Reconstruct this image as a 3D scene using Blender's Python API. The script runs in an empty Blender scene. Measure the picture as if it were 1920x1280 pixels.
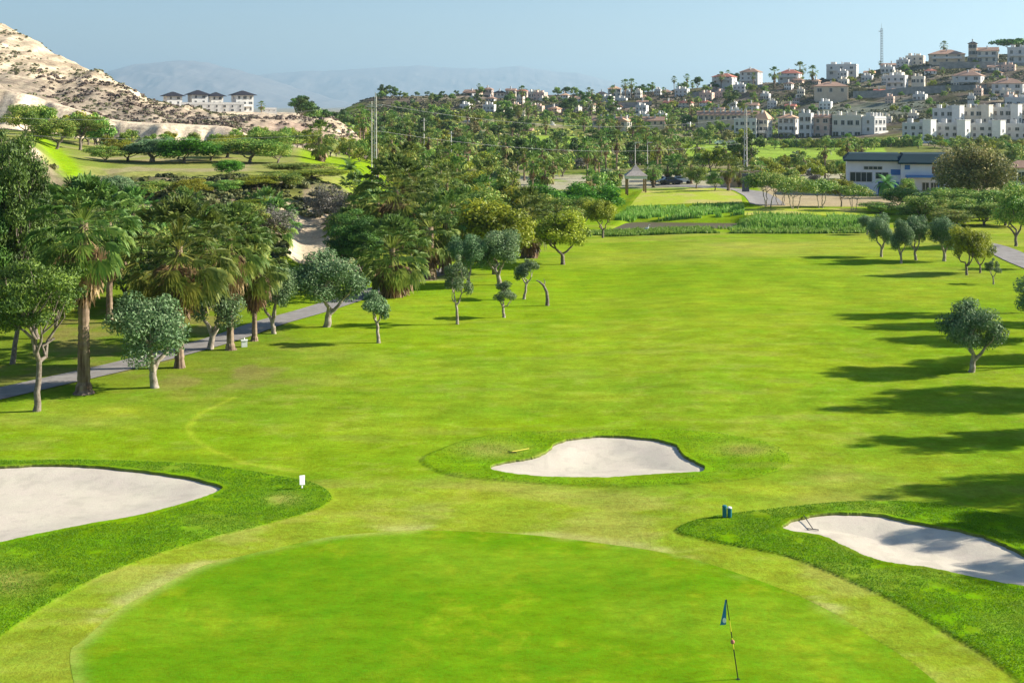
import bpy, math, random
import numpy as np
from mathutils import Vector, Euler
SC = bpy.context.scene
COL = SC.collection
rad = math.radians
CAMH, F, HY, CX = 14.5, 2400.0, 200.0, 960.0     # camera height (m), focal length and horizon row of the 1920x1280 photograph

# ---------------------------------------------------------------- camera, sky, sun, exposure
cam = bpy.data.cameras.new('camera'); co = bpy.data.objects.new('camera', cam); COL.objects.link(co)
cam.sensor_width = 36; cam.lens = 36*F/1920; cam.shift_y = -(640-HY)/1920
cam.clip_start = 0.5; cam.clip_end = 60000
co.location = (0, 0, CAMH); co.rotation_euler = (rad(90), 0, 0)
SC.camera = co
SUN_EL, SUN_AZ = 27.0, 8.0          # sun to the right of the view (+X) and slightly beyond it
sd = Vector((math.cos(rad(SUN_EL))*math.cos(rad(SUN_AZ)), math.cos(rad(SUN_EL))*math.sin(rad(SUN_AZ)), math.sin(rad(SUN_EL))))
w = bpy.data.worlds.new('World'); SC.world = w; w.use_nodes = True
nt = w.node_tree; bg = nt.nodes['Background']; sky = nt.nodes.new('ShaderNodeTexSky')
sky.sky_type = 'NISHITA'; sky.sun_disc = False; sky.sun_elevation = rad(SUN_EL); sky.sun_rotation = rad(90-SUN_AZ)
sky.air_density = 1.0; sky.dust_density = 0.5; sky.ozone_density = 4.5; sky.altitude = 0
nt.links.new(sky.outputs[0], bg.inputs[0]); bg.inputs[1].default_value = 0.065
sl = bpy.data.lights.new('sun', 'SUN'); sl.energy = 5.0; sl.angle = rad(0.5); sl.color = (1.0, 0.93, 0.80)
so = bpy.data.objects.new('sun', sl); COL.objects.link(so); so.rotation_euler = sd.to_track_quat('Z', 'Y').to_euler()
so.location = (30, 10, 60)
SC.view_settings.view_transform = 'Standard'; SC.view_settings.look = 'None'
SC.view_settings.exposure = 1.17; SC.view_settings.gamma = 1.0
SC.render.engine = 'CYCLES'
cy = SC.cycles; cy.use_denoising = True; cy.max_bounces = 6; cy.diffuse_bounces = 2; cy.glossy_bounces = 2
cy.transmission_bounces = 3; cy.transparent_max_bounces = 4; cy.volume_bounces = 0
cy.sample_clamp_indirect = 4.0
HAZE = 0.75e-4

# ---------------------------------------------------------------- numpy helpers
def _h(ix, iy, s):
    n = (ix.astype(np.int64)*374761393 + iy.astype(np.int64)*668265263 + s*1442695041) & 0xffffffff
    n = ((n ^ (n >> 13))*1274126177) & 0xffffffff
    return ((n ^ (n >> 16)) & 0xffff)/65535.0
def vn(x, y, s=0):
    x = np.asarray(x, float); y = np.asarray(y, float)
    ix, iy = np.floor(x), np.floor(y); fx, fy = x-ix, y-iy
    fx = fx*fx*(3-2*fx); fy = fy*fy*(3-2*fy)
    return (_h(ix, iy, s)*(1-fx)+_h(ix+1, iy, s)*fx)*(1-fy)+(_h(ix, iy+1, s)*(1-fx)+_h(ix+1, iy+1, s)*fx)*fy
def fbm(x, y, o=4, s=0, g=0.5):
    a, t, n = 1.0, 0.0, 0.0
    for k in range(o):
        t = t + a*vn(x*2**k+17.3*k, y*2**k-9.1*k, s+k); n += a; a *= g
    return t/n
def sst(a, b, x):
    t = np.clip((x-a)/(b-a), 0, 1); return t*t*(3-2*t)
def sdf(P, x, y):      # signed distance to polygon, negative inside
    P = np.asarray(P, float); d = np.full(np.shape(x), 1e9); ins = np.zeros(np.shape(x), bool)
    for i in range(len(P)):
        a, b = P[i], P[(i+1) % len(P)]; e = b-a
        wx, wy = x-a[0], y-a[1]
        t = np.clip((wx*e[0]+wy*e[1])/(e@e+1e-12), 0, 1)
        d = np.minimum(d, np.hypot(wx-e[0]*t, wy-e[1]*t))
        if a[1] != b[1]:
            c = ((a[1] > y) != (b[1] > y)) & (x < (b[0]-a[0])*(y-a[1])/(b[1]-a[1])+a[0]); ins ^= c
    return np.where(ins, -d, d)
def near(P, m=4):
    return min(p[1] for p in P)-m, max(p[1] for p in P)+m
def g0(px, py): Y = CAMH*F/(py-HY); return ((px-CX)/F*Y, Y)
def smooth(P, n=6):    # closed Catmull-Rom
    P = np.asarray(P, float); o = []
    for i in range(len(P)):
        p0, p1, p2, p3 = P[i-1], P[i], P[(i+1) % len(P)], P[(i+2) % len(P)]
        for k in range(n):
            t = k/n
            o.append(0.5*((2*p1)+(-p0+p2)*t+(2*p0-5*p1+4*p2-p3)*t*t+(-p0+3*p1-3*p2+p3)*t**3))
    return np.array(o)
def W(L): return smooth([g0(*p) for p in L])

# ---------------------------------------------------------------- outlines on the lawn (world metres, read off the photograph)
GREEN = W([(132,1222),(156,1200),(219,1145),(289,1106),(371,1064),(449,1043),(523,1026),(620,1006),(720,997),(830,995),(960,1000),(1080,1012),(1200,1030),(1300,1054),(1400,1086),(1490,1120),(1564,1156),(1631,1199),(1684,1231),(1747,1278),(1830,1360),(1850,1480),(1650,1620),(1200,1740),(700,1700),(350,1560),(190,1400),(142,1290)])
ROUGH = [W([(1269,1000),(1290,986),(1350,973),(1430,963),(1530,952),(1640,946),(1760,952),(1900,975),(2050,1010),(2200,1100),(2250,1300),(2000,1360),(1894,1270),(1837,1229),(1785,1199),(1732,1165),(1684,1137),(1631,1112),(1556,1079),(1485,1052),(1440,1041),(1357,1026),(1300,1014)]),
         W([(622,930),(609,948),(586,960),(547,971),(492,986),(420,1003),(332,1028),(273,1048),(219,1069),(164,1092),(94,1132),(51,1159),(0,1194),(-150,1290),(-400,1300),(-500,1000),(-400,868),(-150,862),(0,864),(195,864),(352,870),(430,878),(520,893),(590,907)]),
         W([(792,860),(806,877),(847,891),(912,899),(1029,908),(1167,913),(1304,911),(1400,903),(1465,885),(1482,865),(1455,842),(1400,828),(1340,818),(1250,810),(1150,807),(1050,809),(950,813),(880,825),(830,841)])]
BUNK = [W([(918,879),(926,872),(961,865),(1002,858),(1022,848),(1043,832),(1074,824),(1115,820),(1160,820),(1201,825),(1236,830),(1267,841),(1277,855),(1297,870),(1320,881),(1323,889),(1304,894),(1236,895),(1132,898),(1029,897),(971,892),(933,886)]),
        W([(0,877),(70,874),(150,875),(220,880),(290,888),(350,896),(390,905),(416,914),(410,922),(380,935),(330,950),(270,966),(200,979),(140,990),(70,1003),(0,1019),(-100,1035),(-250,1040),(-350,1000),(-350,930),(-200,885),(-80,877)]),
        W([(1468,993),(1485,983),(1507,978),(1537,972),(1586,970),(1650,973),(1687,981),(1744,992),(1800,1002),(1849,1015),(1894,1034),(1930,1052),(1990,1080),(2020,1110),(1980,1125),(1920,1108),(1875,1101),(1800,1086),(1744,1073),(1669,1064),(1624,1051),(1594,1037),(1556,1019),(1522,1009),(1476,1003)])]
PATHS = [[(-260,800),(-80,757),(0,740),(110,715),(230,688),(330,662),(430,634),(500,607),(580,585),(650,562),(705,545),(770,525),(850,503)],
         [(2100,560),(1990,523),(1920,496),(1890,482),(1860,470),(1825,461),(1760,456)]]
PATHW = [[g0(*p) for p in L] for L in PATHS]
POND = np.array([g0(*p) for p in [(1150,431),(1380,431),(1600,433),(1600,428),(1400,427),(1385,414),(1185,413)]])
TEE = np.array([g0(*p) for p in [(1181,392),(1205,363),(1359,362),(1390,377),(1392,392)]])
TEE2 = np.array([g0(*p) for p in [(1396,413),(1396,401),(1612,400),(1640,408),(1600,414)]])

# ---------------------------------------------------------------- terrain: profiles along bearings, (distance, height or 'p'+photo row)
def P(py): return ('p', py)
TAB = {
 -700: [(70,0),(100,4),(140,12),(240,P(230)),(256,P(130)),(420,P(-40)),(520,P(0)),(900,8),(1500,1)],
 -300: [(75,0),(105,4),(140,11.5),(240,P(235)),(256,P(140)),(410,P(0)),(500,P(60)),(900,7),(1500,1)],
 0:    [(92,0),(115,4),(150,10.2),(180,9.5),(240,P(240)),(246,P(168)),(300,P(152)),(400,P(42)),(480,P(92)),(700,6),(1500,1)],
 60:   [(93,0),(118,4),(148,9.5),(240,P(245)),(246,P(180)),(300,P(160)),(390,P(64)),(470,P(100)),(700,6)],
 100:  [(95,0),(120,4.4),(146,7.4),(240,P(250)),(246,P(192)),(300,P(172)),(380,P(88)),(450,P(120)),(700,6)],
 200:  [(98,0),(122,4.5),(142,6.2),(240,P(264)),(243,P(226)),(290,P(192)),(350,P(130)),(420,P(165)),(600,8)],
 245:  [(99,0),(122,4.5),(142,6.2),(240,P(266)),(243,P(232)),(290,P(200)),(338,P(150)),(400,P(185)),(600,9)],
 272:  [(100,0),(122,4.5),(142,6.2),(240,P(266)),(243,P(234)),(290,P(206)),(334,P(173)),(400,P(200)),(600,10)],
 300:  [(100,0),(122,4.6),(142,6.2),(240,P(266)),(243,P(234)),(290,P(208)),(335,P(183)),(400,P(206)),(600,11)],
 370:  [(101,0),(124,4.8),(142,6.2),(240,P(267)),(243,P(236)),(290,P(220)),(325,P(200)),(400,P(210)),(600,P(208))],
 430:  [(102,0),(125,4.8),(142,6.2),(240,P(268)),(243,P(239)),(290,P(224)),(318,P(215)),(380,P(215)),(600,P(208)),(700,8)],
 500:  [(110,0),(126,4),(144,6.2),(245,P(270)),(290,P(246)),(325,P(214)),(390,P(216)),(600,P(208)),(700,8)],
 560:  [(121,0),(125,1.0),(129,3.0),(146,6.2),(250,P(270)),(300,P(242)),(335,P(213)),(400,P(216)),(600,P(208)),(700,8)],
 620:  [(123,0),(127,1.5),(131,3.4),(148,5.8),(250,5.4),(305,P(250)),(333,P(215)),(360,P(217)),(420,5),(700,8)],
 655:  [(126,0),(136,3.4),(152,5),(250,5),(320,5),(334,P(235)),(346,P(238)),(380,4),(550,5),(650,P(212)),(700,P(200))],
 690:  [(132,0),(147,3.4),(162,4),(280,4),(400,4),(560,5),(640,P(212)),(720,P(186)),(820,P(188)),(1500,2)],
 800:  [(150,0),(170,1),(300,1),(500,5),(620,P(214)),(740,P(182)),(840,P(184)),(1500,2)],
 950:  [(200,0),(350,0),(500,5),(610,P(214)),(740,P(178)),(840,P(182)),(1500,2)],
 1150: [(200,0),(400,1),(520,5),(640,P(209)),(740,P(180)),(820,P(182)),(1500,2)],
 1300: [(400,1),(480,4),(560,P(235)),(640,P(203)),(720,P(166)),(800,P(167)),(1500,3)],
 1450: [(400,1),(460,P(264)),(540,P(226)),(620,P(190)),(660,P(160)),(720,P(154)),(800,P(155)),(1500,3)],
 1600: [(400,1),(440,P(267)),(480,P(245)),(520,P(224)),(590,P(184)),(640,P(156)),(700,P(142)),(800,P(142)),(1500,3)],
 1750: [(380,1),(420,P(272)),(438,P(268)),(450,P(240)),(470,P(233)),(540,P(196)),(590,P(166)),(600,P(158)),(650,P(124)),(700,P(112)),(800,P(112)),(1500,4)],
 1920: [(380,1),(415,P(274)),(436,P(270)),(450,P(240)),(470,P(232)),(520,P(196)),(570,P(166)),(580,P(158)),(640,P(120)),(700,P(100)),(800,P(98)),(1500,4)],
 2500: [(340,1),(400,P(274)),(450,P(240)),(520,P(190)),(600,P(140)),(700,P(80)),(800,P(78)),(1500,4)],
}
PXG = np.arange(-900, 2905, 10.0); YG = np.concatenate([np.arange(0, 900, 2.0), np.arange(900, 3001, 50.0)])
_c = sorted(TAB)
_Z = np.array([np.interp(YG, [0]+[q[0] for q in TAB[c]]+[3000], [0]+[(CAMH-(q[1][1]-HY)*q[0]/F if isinstance(q[1], tuple) else q[1]) for q in TAB[c]]+[0]) for c in _c])
ZG = np.array([np.interp(PXG, _c, _Z[:, j]) for j in range(len(YG))]).T
for _ in range(1):
    Q = ZG.copy(); Q[1:-1] = (ZG[:-2]+2*ZG[1:-1]+ZG[2:])/4; ZG = Q
YI = np.arange(len(YG), dtype=float)
def in_poly_w(Pn, x, y, m, f):
    a, b = near(Pn, m+1); r = np.zeros_like(x)
    k = (y > a) & (y < b)
    if k.any(): r[k] = f(sdf(Pn, x[k], y[k]))
    return r
def height(x, y, fine=True):
    x = np.atleast_1d(np.asarray(x, float)); y = np.atleast_1d(np.asarray(y, float))
    px = CX+F*x/np.maximum(y, 1.0); cw = sst(228, 238, y)*(1-sst(262, 275, y))*sst(-0.11, -0.15, x/np.maximum(y, 1)); yc = np.clip(y+cw*((fbm(x/6, y*0, 3, 77)-0.5)*9+(vn(x/1.8, y*0, 78)-0.5)*1.6), 0, 2999)
    a = np.clip((px-PXG[0])/10, 0, len(PXG)-1.001); b = np.interp(yc, YG, YI); b = np.clip(b, 0, len(YG)-1.001)
    ia, ib = a.astype(int), b.astype(int); fa, fb = a-ia, b-ib
    z = (ZG[ia, ib]*(1-fa)+ZG[ia+1, ib]*fa)*(1-fb)+(ZG[ia, ib+1]*(1-fa)+ZG[ia+1, ib+1]*fa)*fb
    far = sst(245, 300, y)*(1-sst(1400, 3000, y))
    z = z+far*((fbm(x/34, y/34, 4, 5)-0.5)*(3.6-2.2*(x/np.maximum(y, 1) < -0.15))*sst(3, 12, z)); z = z-far*np.abs(vn(x/13+y/40, y/60, 15)-0.5)*5.0*sst(0.12, 0.2, x/np.maximum(y, 1))*sst(9, 14, z)
    lh = sst(247, 262, y)*(1-sst(520, 800, y))*sst(-0.085, -0.17, x/np.maximum(y, 1))     # gullies of the bare hill
    z = z-lh*np.abs(vn(x/11+y/60, y/70, 31)-0.5)*3.2-lh*np.abs(vn(x/4.3+y/30, y/30, 32)-0.5)*1.9-lh*np.abs(vn(x/2.0+y/20, y/12, 38)-0.5)*0.8
    bank = sst(96, 110, y)*(1-sst(150, 165, y))*sst(-0.10, -0.14, x/np.maximum(y, 1))
    z = z+bank*(fbm(x/3.5, y/3.5, 4, 9)-0.5)*1.3*sst(0.2, 1.5, z)
    z = z+(fbm(x/26, y/26, 3, 2)-0.5)*0.35*sst(50, 75, y)*(1-sst(170, 200, y))
    if fine:
        for i, R in enumerate(ROUGH):
            z = z+in_poly_w(R, x, y, 4, lambda d: 0.05*sst(0.03, -0.05, d)-0.03*sst(0, -2.2, d))
        for i, B in enumerate(BUNK):
            z = z+in_poly_w(B, x, y, 4, lambda d: 0.02*sst(1.2, 0.1, d)*(d > 0)+np.where(d <= 0, -0.06-0.20*sst(0, -2.2, d), 0))
        for T_, hh in ((TEE, 0.3), (TEE2, 0.25)):
            z = z+in_poly_w(T_, x, y, 5, lambda d: hh*sst(2.2, 0.2, d))
        z = z-in_poly_w(POND, x, y, 5, lambda d: 0.9*sst(1.5, -1.0, d))
    return z
def hz(x, y): return float(height([x], [y])[0])
_YS = np.concatenate([np.arange(20, 260, 0.25), np.arange(260, 900, 0.5)])
def gnd(px, py):       # first ground point seen through a photo pixel
    x = (px-CX)/F*_YS; z = height(x, _YS); r = HY+(CAMH-z)*F/_YS
    k = np.argmax(r <= py)
    if r[k] > py: k = len(_YS)-1
    return x[k], _YS[k], z[k]
def proj(x, y, z): return CX+F*x/y, HY+(CAMH-z)*F/y

# ---------------------------------------------------------------- mesh + object helpers
def mesh(name, V, FS, mats, mi=None, tint=None, col=None, smooth_=False):
    me = bpy.data.meshes.new(name); V = np.asarray(V, float).reshape(-1, 3)
    if isinstance(FS, np.ndarray): FS = [FS]
    FS = [f for f in FS if len(f)]
    lt = np.concatenate([np.full(len(f), f.shape[1]) for f in FS]); li = np.concatenate([f.ravel() for f in FS]).astype(np.int32)
    me.vertices.add(len(V)); me.vertices.foreach_set('co', V.ravel().astype(np.float32))
    me.loops.add(len(li)); me.loops.foreach_set('vertex_index', li)
    me.polygons.add(len(lt)); st = np.concatenate([[0], np.cumsum(lt)[:-1]]).astype(np.int32)
    me.polygons.foreach_set('loop_start', st); me.polygons.foreach_set('loop_total', lt.astype(np.int32))
    if mi is not None: me.polygons.foreach_set('material_index', np.asarray(mi, np.int32))
    for m in mats: me.materials.append(m)
    if tint is not None:
        a = me.attributes.new('tint', 'FLOAT', 'POINT'); a.data.foreach_set('value', np.asarray(tint, np.float32))
    if col is not None:
        a = me.attributes.new('Col', 'FLOAT_COLOR', 'POINT'); c = np.ones((len(V), 4), np.float32); c[:, :3] = col; a.data.foreach_set('color', c.ravel())
    me.update(calc_edges=True)
    me.polygons.foreach_set('use_smooth', np.full(len(lt), bool(smooth_)))
    return me
def ob(name, me, parent=None, loc=(0, 0, 0), rz=0.0, sc=(1, 1, 1)):
    o = bpy.data.objects.new(name, me); COL.objects.link(o); o.location = loc
    if rz: o.rotation_euler = (0, 0, rz)
    o.scale = (sc, sc, sc) if isinstance(sc, (int, float)) else sc
    if parent is not None: o.parent = parent
    return o
def tag(o, label, cat, group=None, kind=None):
    o['label'] = label; o['category'] = cat
    if group: o['group'] = group
    if kind: o['kind'] = kind
    return o
class MB:
    def __init__(s): s.V = []; s.F4 = []; s.F3 = []; s.m4 = []; s.m3 = []; s.T = []; s.n = 0
    def add(s, V, F_, m=0, t=None):
        V = np.asarray(V, float).reshape(-1, 3); F_ = np.asarray(F_, int)
        s.V.append(V); s.T.append(np.full(len(V), 0.5) if t is None else np.asarray(t)*np.ones(len(V)))
        (s.F4 if F_.shape[1] == 4 else s.F3).append(F_+s.n); (s.m4 if F_.shape[1] == 4 else s.m3).append(np.full(len(F_), m)); s.n += len(V)
    def box(s, x0, x1, y0, y1, z0, z1, m=0):
        s.add([(x0,y0,z0),(x1,y0,z0),(x1,y1,z0),(x0,y1,z0),(x0,y0,z1),(x1,y0,z1),(x1,y1,z1),(x0,y1,z1)], [(0,3,2,1),(4,5,6,7),(0,1,5,4),(1,2,6,5),(2,3,7,6),(3,0,4,7)], m)
    def tube(s, pts, rs, n=7, m=0, t=None, cap=True):
        pts = np.asarray(pts, float); rs = np.asarray(rs, float)*np.ones(len(pts)); A = np.linspace(0, 2*math.pi, n, endpoint=False)
        V = []
        for i, p in enumerate(pts):
            d = pts[min(i+1, len(pts)-1)]-pts[max(i-1, 0)]; d = d/(np.linalg.norm(d)+1e-9)
            a = np.cross(d, (0.31, 0.95, 0.05) if abs(d[1]) < 0.9 else (1, 0, 0)); a /= np.linalg.norm(a); b = np.cross(d, a)
            V += [p+rs[i]*(math.cos(q)*a+math.sin(q)*b) for q in A]
        Fq = [(i*n+j, i*n+(j+1) % n, (i+1)*n+(j+1) % n, (i+1)*n+j) for i in range(len(pts)-1) for j in range(n)]
        s.add(V, Fq, m, t)
        if cap:
            k = len(V); c = s.n-k
            V2 = [pts[-1]+(0, 0, 0)]+V[-n:]; s.add(V2, [(0, 1+j, 1+(j+1) % n) for j in range(n)], m, t)
            V2 = [pts[0]]+V[:n]; s.add(V2, [(0, 1+(j+1) % n, 1+j) for j in range(n)], m, t)
    def build(s, name, mats, smooth_=False):
        return mesh(name, np.concatenate(s.V), ([np.concatenate(s.F4)] if s.F4 else [])+([np.concatenate(s.F3)] if s.F3 else []), mats, np.concatenate(s.m4+s.m3), np.concatenate(s.T), smooth_=smooth_)

# ---------------------------------------------------------------- materials
def mat(name, col, rough=0.7, noise=None, scale=3.0, bump=0.0, spec=0.3, metal=0.0, detail=4):
    m = bpy.data.materials.new(name); m.use_nodes = True; N = m.node_tree.nodes; L = m.node_tree.links; b = N['Principled BSDF']
    b.inputs['Base Color'].default_value = (*col, 1); b.inputs['Roughness'].default_value = rough
    b.inputs['Specular IOR Level'].default_value = spec; b.inputs['Metallic'].default_value = metal
    if noise is not None or bump:
        tc = N.new('ShaderNodeTexCoord'); n = N.new('ShaderNodeTexNoise'); n.inputs['Scale'].default_value = scale; n.inputs['Detail'].default_value = detail
        L.new(tc.outputs['Object'], n.inputs['Vector'])
        if noise is not None:
            r = N.new('ShaderNodeValToRGB'); r.color_ramp.elements[0].color = (*col, 1); r.color_ramp.elements[1].color = (*noise, 1)
            r.color_ramp.elements[0].position = 0.35; r.color_ramp.elements[1].position = 0.65
            L.new(n.outputs['Fac'], r.inputs[0]); L.new(r.outputs[0], b.inputs['Base Color'])
        if bump:
            bp = N.new('ShaderNodeBump'); bp.inputs['Strength'].default_value = bump; bp.inputs['Distance'].default_value = 0.05
            L.new(n.outputs['Fac'], bp.inputs['Height']); L.new(bp.outputs[0], b.inputs['Normal'])
    return m
def leafmat(name, dark, mid, light, transl=0.3, hue=0.03, val=0.35):  # random leaf tones, stops widened to imitate sunlit and shaded foliage
    m = bpy.data.materials.new(name); m.use_nodes = True; N = m.node_tree.nodes; L = m.node_tree.links; b = N['Principled BSDF']
    at = N.new('ShaderNodeAttribute'); at.attribute_name = 'tint'; r = N.new('ShaderNodeValToRGB'); e = r.color_ramp.elements
    e[0].color = (*dark, 1); e[1].color = (*light, 1); x = e.new(0.5); x.color = (*mid, 1)
    oi = N.new('ShaderNodeObjectInfo'); hs = N.new('ShaderNodeHueSaturation')
    a = N.new('ShaderNodeMapRange'); a.inputs[3].default_value = 0.5-hue; a.inputs[4].default_value = 0.5+hue
    v = N.new('ShaderNodeMapRange'); v.inputs[3].default_value = 1-val/2; v.inputs[4].default_value = 1+val/2
    L.new(oi.outputs['Random'], a.inputs[0]); L.new(oi.outputs['Random'], v.inputs[0])
    L.new(at.outputs['Fac'], r.inputs[0]); L.new(r.outputs[0], hs.inputs['Color']); L.new(a.outputs[0], hs.inputs['Hue']); L.new(v.outputs[0], hs.inputs['Value'])
    L.new(hs.outputs[0], b.inputs['Base Color']); b.inputs['Roughness'].default_value = 0.55; b.inputs['Specular IOR Level'].default_value = 0.3
    t = N.new('ShaderNodeBsdfTranslucent'); L.new(hs.outputs[0], t.inputs[0]); mx = N.new('ShaderNodeMixShader'); mx.inputs[0].default_value = transl
    L.new(b.outputs[0], mx.inputs[1]); L.new(t.outputs[0], mx.inputs[2]); L.new(mx.outputs[0], N['Material Output'].inputs[0])
    return m
def ground_mat(name, s1=1.3, s2=9.0, amt=0.35, bump=0.5, streak=True):
    m = bpy.data.materials.new(name); m.use_nodes = True; N = m.node_tree.nodes; L = m.node_tree.links; b = N['Principled BSDF']
    at = N.new('ShaderNodeAttribute'); at.attribute_name = 'Col'; tc = N.new('ShaderNodeTexCoord')
    def noise(sc, det, vec=None):
        n = N.new('ShaderNodeTexNoise'); n.inputs['Scale'].default_value = sc; n.inputs['Detail'].default_value = det; n.inputs['Roughness'].default_value = 0.65
        L.new(vec or tc.outputs['Object'], n.inputs['Vector']); return n.outputs['Fac']
    mp = N.new('ShaderNodeMapping'); mp.inputs['Scale'].default_value = (0.5, 1.0, 1.0); L.new(tc.outputs['Object'], mp.inputs['Vector'])
    n1 = noise(s1, 7, mp.outputs[0]); n2 = noise(s2, 5); n4 = noise(s2*3.1, 3)
    ad = N.new('ShaderNodeMath'); ad.operation = 'MULTIPLY_ADD'; L.new(n2, ad.inputs[0]); ad.inputs[1].default_value = 0.9; L.new(n1, ad.inputs[2])
    a2 = N.new('ShaderNodeMath'); a2.operation = 'MULTIPLY_ADD'; L.new(n4, a2.inputs[0]); a2.inputs[1].default_value = 0.55; L.new(ad.outputs[0], a2.inputs[2]); ad = a2
    mr = N.new('ShaderNodeMapRange'); mr.inputs[1].default_value = 0.85; mr.inputs[2].default_value = 1.60; mr.inputs[3].default_value = 1-amt; mr.inputs[4].default_value = 1+amt; mr.clamp = False
    L.new(ad.outputs[0], mr.inputs[0])
    n3 = noise(s1*0.45, 5); mh = N.new('ShaderNodeMapRange'); mh.inputs[1].default_value = 0.3; mh.inputs[2].default_value = 0.7; mh.inputs[3].default_value = 0.48; mh.inputs[4].default_value = 0.512
    hm_ = N.new('ShaderNodeMath'); hm_.operation = 'AVERAGE' if False else 'ADD'; L.new(n3, hm_.inputs[0]); L.new(n2, hm_.inputs[1]); mh.inputs[1].default_value = 0.7; mh.inputs[2].default_value = 1.3; mh.inputs[3].default_value = 0.474; mh.inputs[4].default_value = 0.514; L.new(hm_.outputs[0], mh.inputs[0]); hs = N.new('ShaderNodeHueSaturation'); L.new(at.outputs['Color'], hs.inputs['Color']); L.new(mr.outputs[0], hs.inputs['Value']); L.new(mh.outputs[0], hs.inputs['Hue'])
    L.new(hs.outputs[0], b.inputs['Base Color']); b.inputs['Roughness'].default_value = 1.0; b.inputs['Specular IOR Level'].default_value = 0.0
    bp = N.new('ShaderNodeBump'); bp.inputs['Strength'].default_value = bump; bp.inputs['Distance'].default_value = 0.06
    L.new(ad.outputs[0], bp.inputs['Height']); L.new(bp.outputs[0], b.inputs['Normal'])
    return m
M = dict(
 ground=ground_mat('grass_ground', 0.9, 4.5, 0.42, 0.5), green=ground_mat('green_turf', 2.2, 8, 0.34, 0.25), sand=ground_mat('bunker_sand', 1.2, 9, 0.055, 0.22),
 hill=ground_mat('hill_earth', 0.45, 1.3, 0.75, 1.0),
 path=mat('path_asphalt', (0.22,0.20,0.185), 0.9, (0.28,0.26,0.24), 1.5, 0.2),
 water=mat('pond_water', (0.11,0.09,0.045), 0.6, None, 2.0, 0.06, 0.15),
 bark=mat('bark_grey', (0.13,0.10,0.075), 0.9, (0.25,0.21,0.17), 6, 0.8), barkw=mat('bark_pale', (0.22,0.18,0.14), 0.9, (0.42,0.36,0.29), 5, 0.8),
 palmbark=mat('palm_bark', (0.10,0.06,0.04), 0.95, (0.34,0.25,0.17), 5, 1.0),
 white=mat('white_render_dim', (0.58,0.565,0.53), 0.8, (0.66,0.645,0.61), 1.2), bright=mat('white_render_lit', (0.74,0.72,0.67), 0.8, (0.80,0.78,0.73), 1.2), cream=mat('cream_render', (0.70,0.62,0.49), 0.8, (0.76,0.69,0.57), 0.8),  # white render darkened for shaded facades; the brighter copy serves sunlit towers
 tan=mat('tan_render', (0.56,0.46,0.34), 0.85, (0.64,0.54,0.41), 0.8), pink=mat('pink_render', (0.60,0.42,0.33), 0.85, (0.66,0.50,0.40), 0.8),
 tile=mat('roof_tile', (0.33,0.20,0.14), 0.85, (0.44,0.28,0.20), 2.5, 0.4), peach=mat('peach_tile', (0.60,0.36,0.22), 0.85, (0.70,0.44,0.28), 2.5, 0.4),
 redtile=mat('red_tile', (0.42,0.13,0.09), 0.85, (0.52,0.22,0.16), 2.5, 0.4), darktile=mat('dark_tile', (0.012,0.012,0.02), 0.9, (0.03,0.03,0.04), 2.5, 0.4),
 glass=mat('window_glass', (0.03,0.04,0.05), 0.12, None, 1, 0, 0.6), frame=mat('window_frame', (0.55,0.53,0.5), 0.6),
 stone=mat('wall_stone', (0.20,0.21,0.20), 0.9, (0.30,0.30,0.28), 0.7, 0.6), blueroof=mat('navy_roof', (0.002,0.024,0.036), 0.95, (0.003,0.032,0.045), 0.6),
 clubwall=mat('clubhouse_wall', (0.66,0.66,0.72), 0.7, (0.72,0.72,0.76), 0.7), blue=mat('blue_paint', (0.05,0.16,0.42), 0.5), wood=mat('timber', (0.28,0.15,0.07), 0.8, (0.36,0.21,0.11), 3),
 concrete=mat('concrete', (0.50,0.47,0.42), 0.9, (0.60,0.57,0.52), 3, 0.3), metal=mat('dark_metal', (0.10,0.11,0.12), 0.5, None, 1, 0, 0.5, 0.4), cable=mat('cable', (0.35,0.35,0.36), 0.6),
 thatch=mat('pavilion_roof', (0.32,0.27,0.24), 0.9, (0.42,0.37,0.34), 4, 0.4),
 yellow=mat('yellow_paint', (0.75,0.62,0.05), 0.4), black=mat('black_paint', (0.02,0.02,0.02), 0.4), flag=mat('blue_flag', (0.02,0.21,0.42), 0.6), wht=mat('white_paint', (0.85,0.85,0.82), 0.5),
 teal=mat('teal_plastic', (0.02,0.16,0.20), 0.4), red=mat('car_red', (0.4,0.03,0.02), 0.25, None, 1, 0, 0.6), carw=mat('car_white', (0.75,0.75,0.75), 0.25, None, 1, 0, 0.6), cark=mat('car_dark', (0.03,0.035,0.045), 0.2, None, 1, 0, 0.6),
 rubber=mat('rubber', (0.02,0.02,0.02), 0.8), whitebird=mat('feathers', (0.85,0.85,0.82), 0.8),
)
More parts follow.
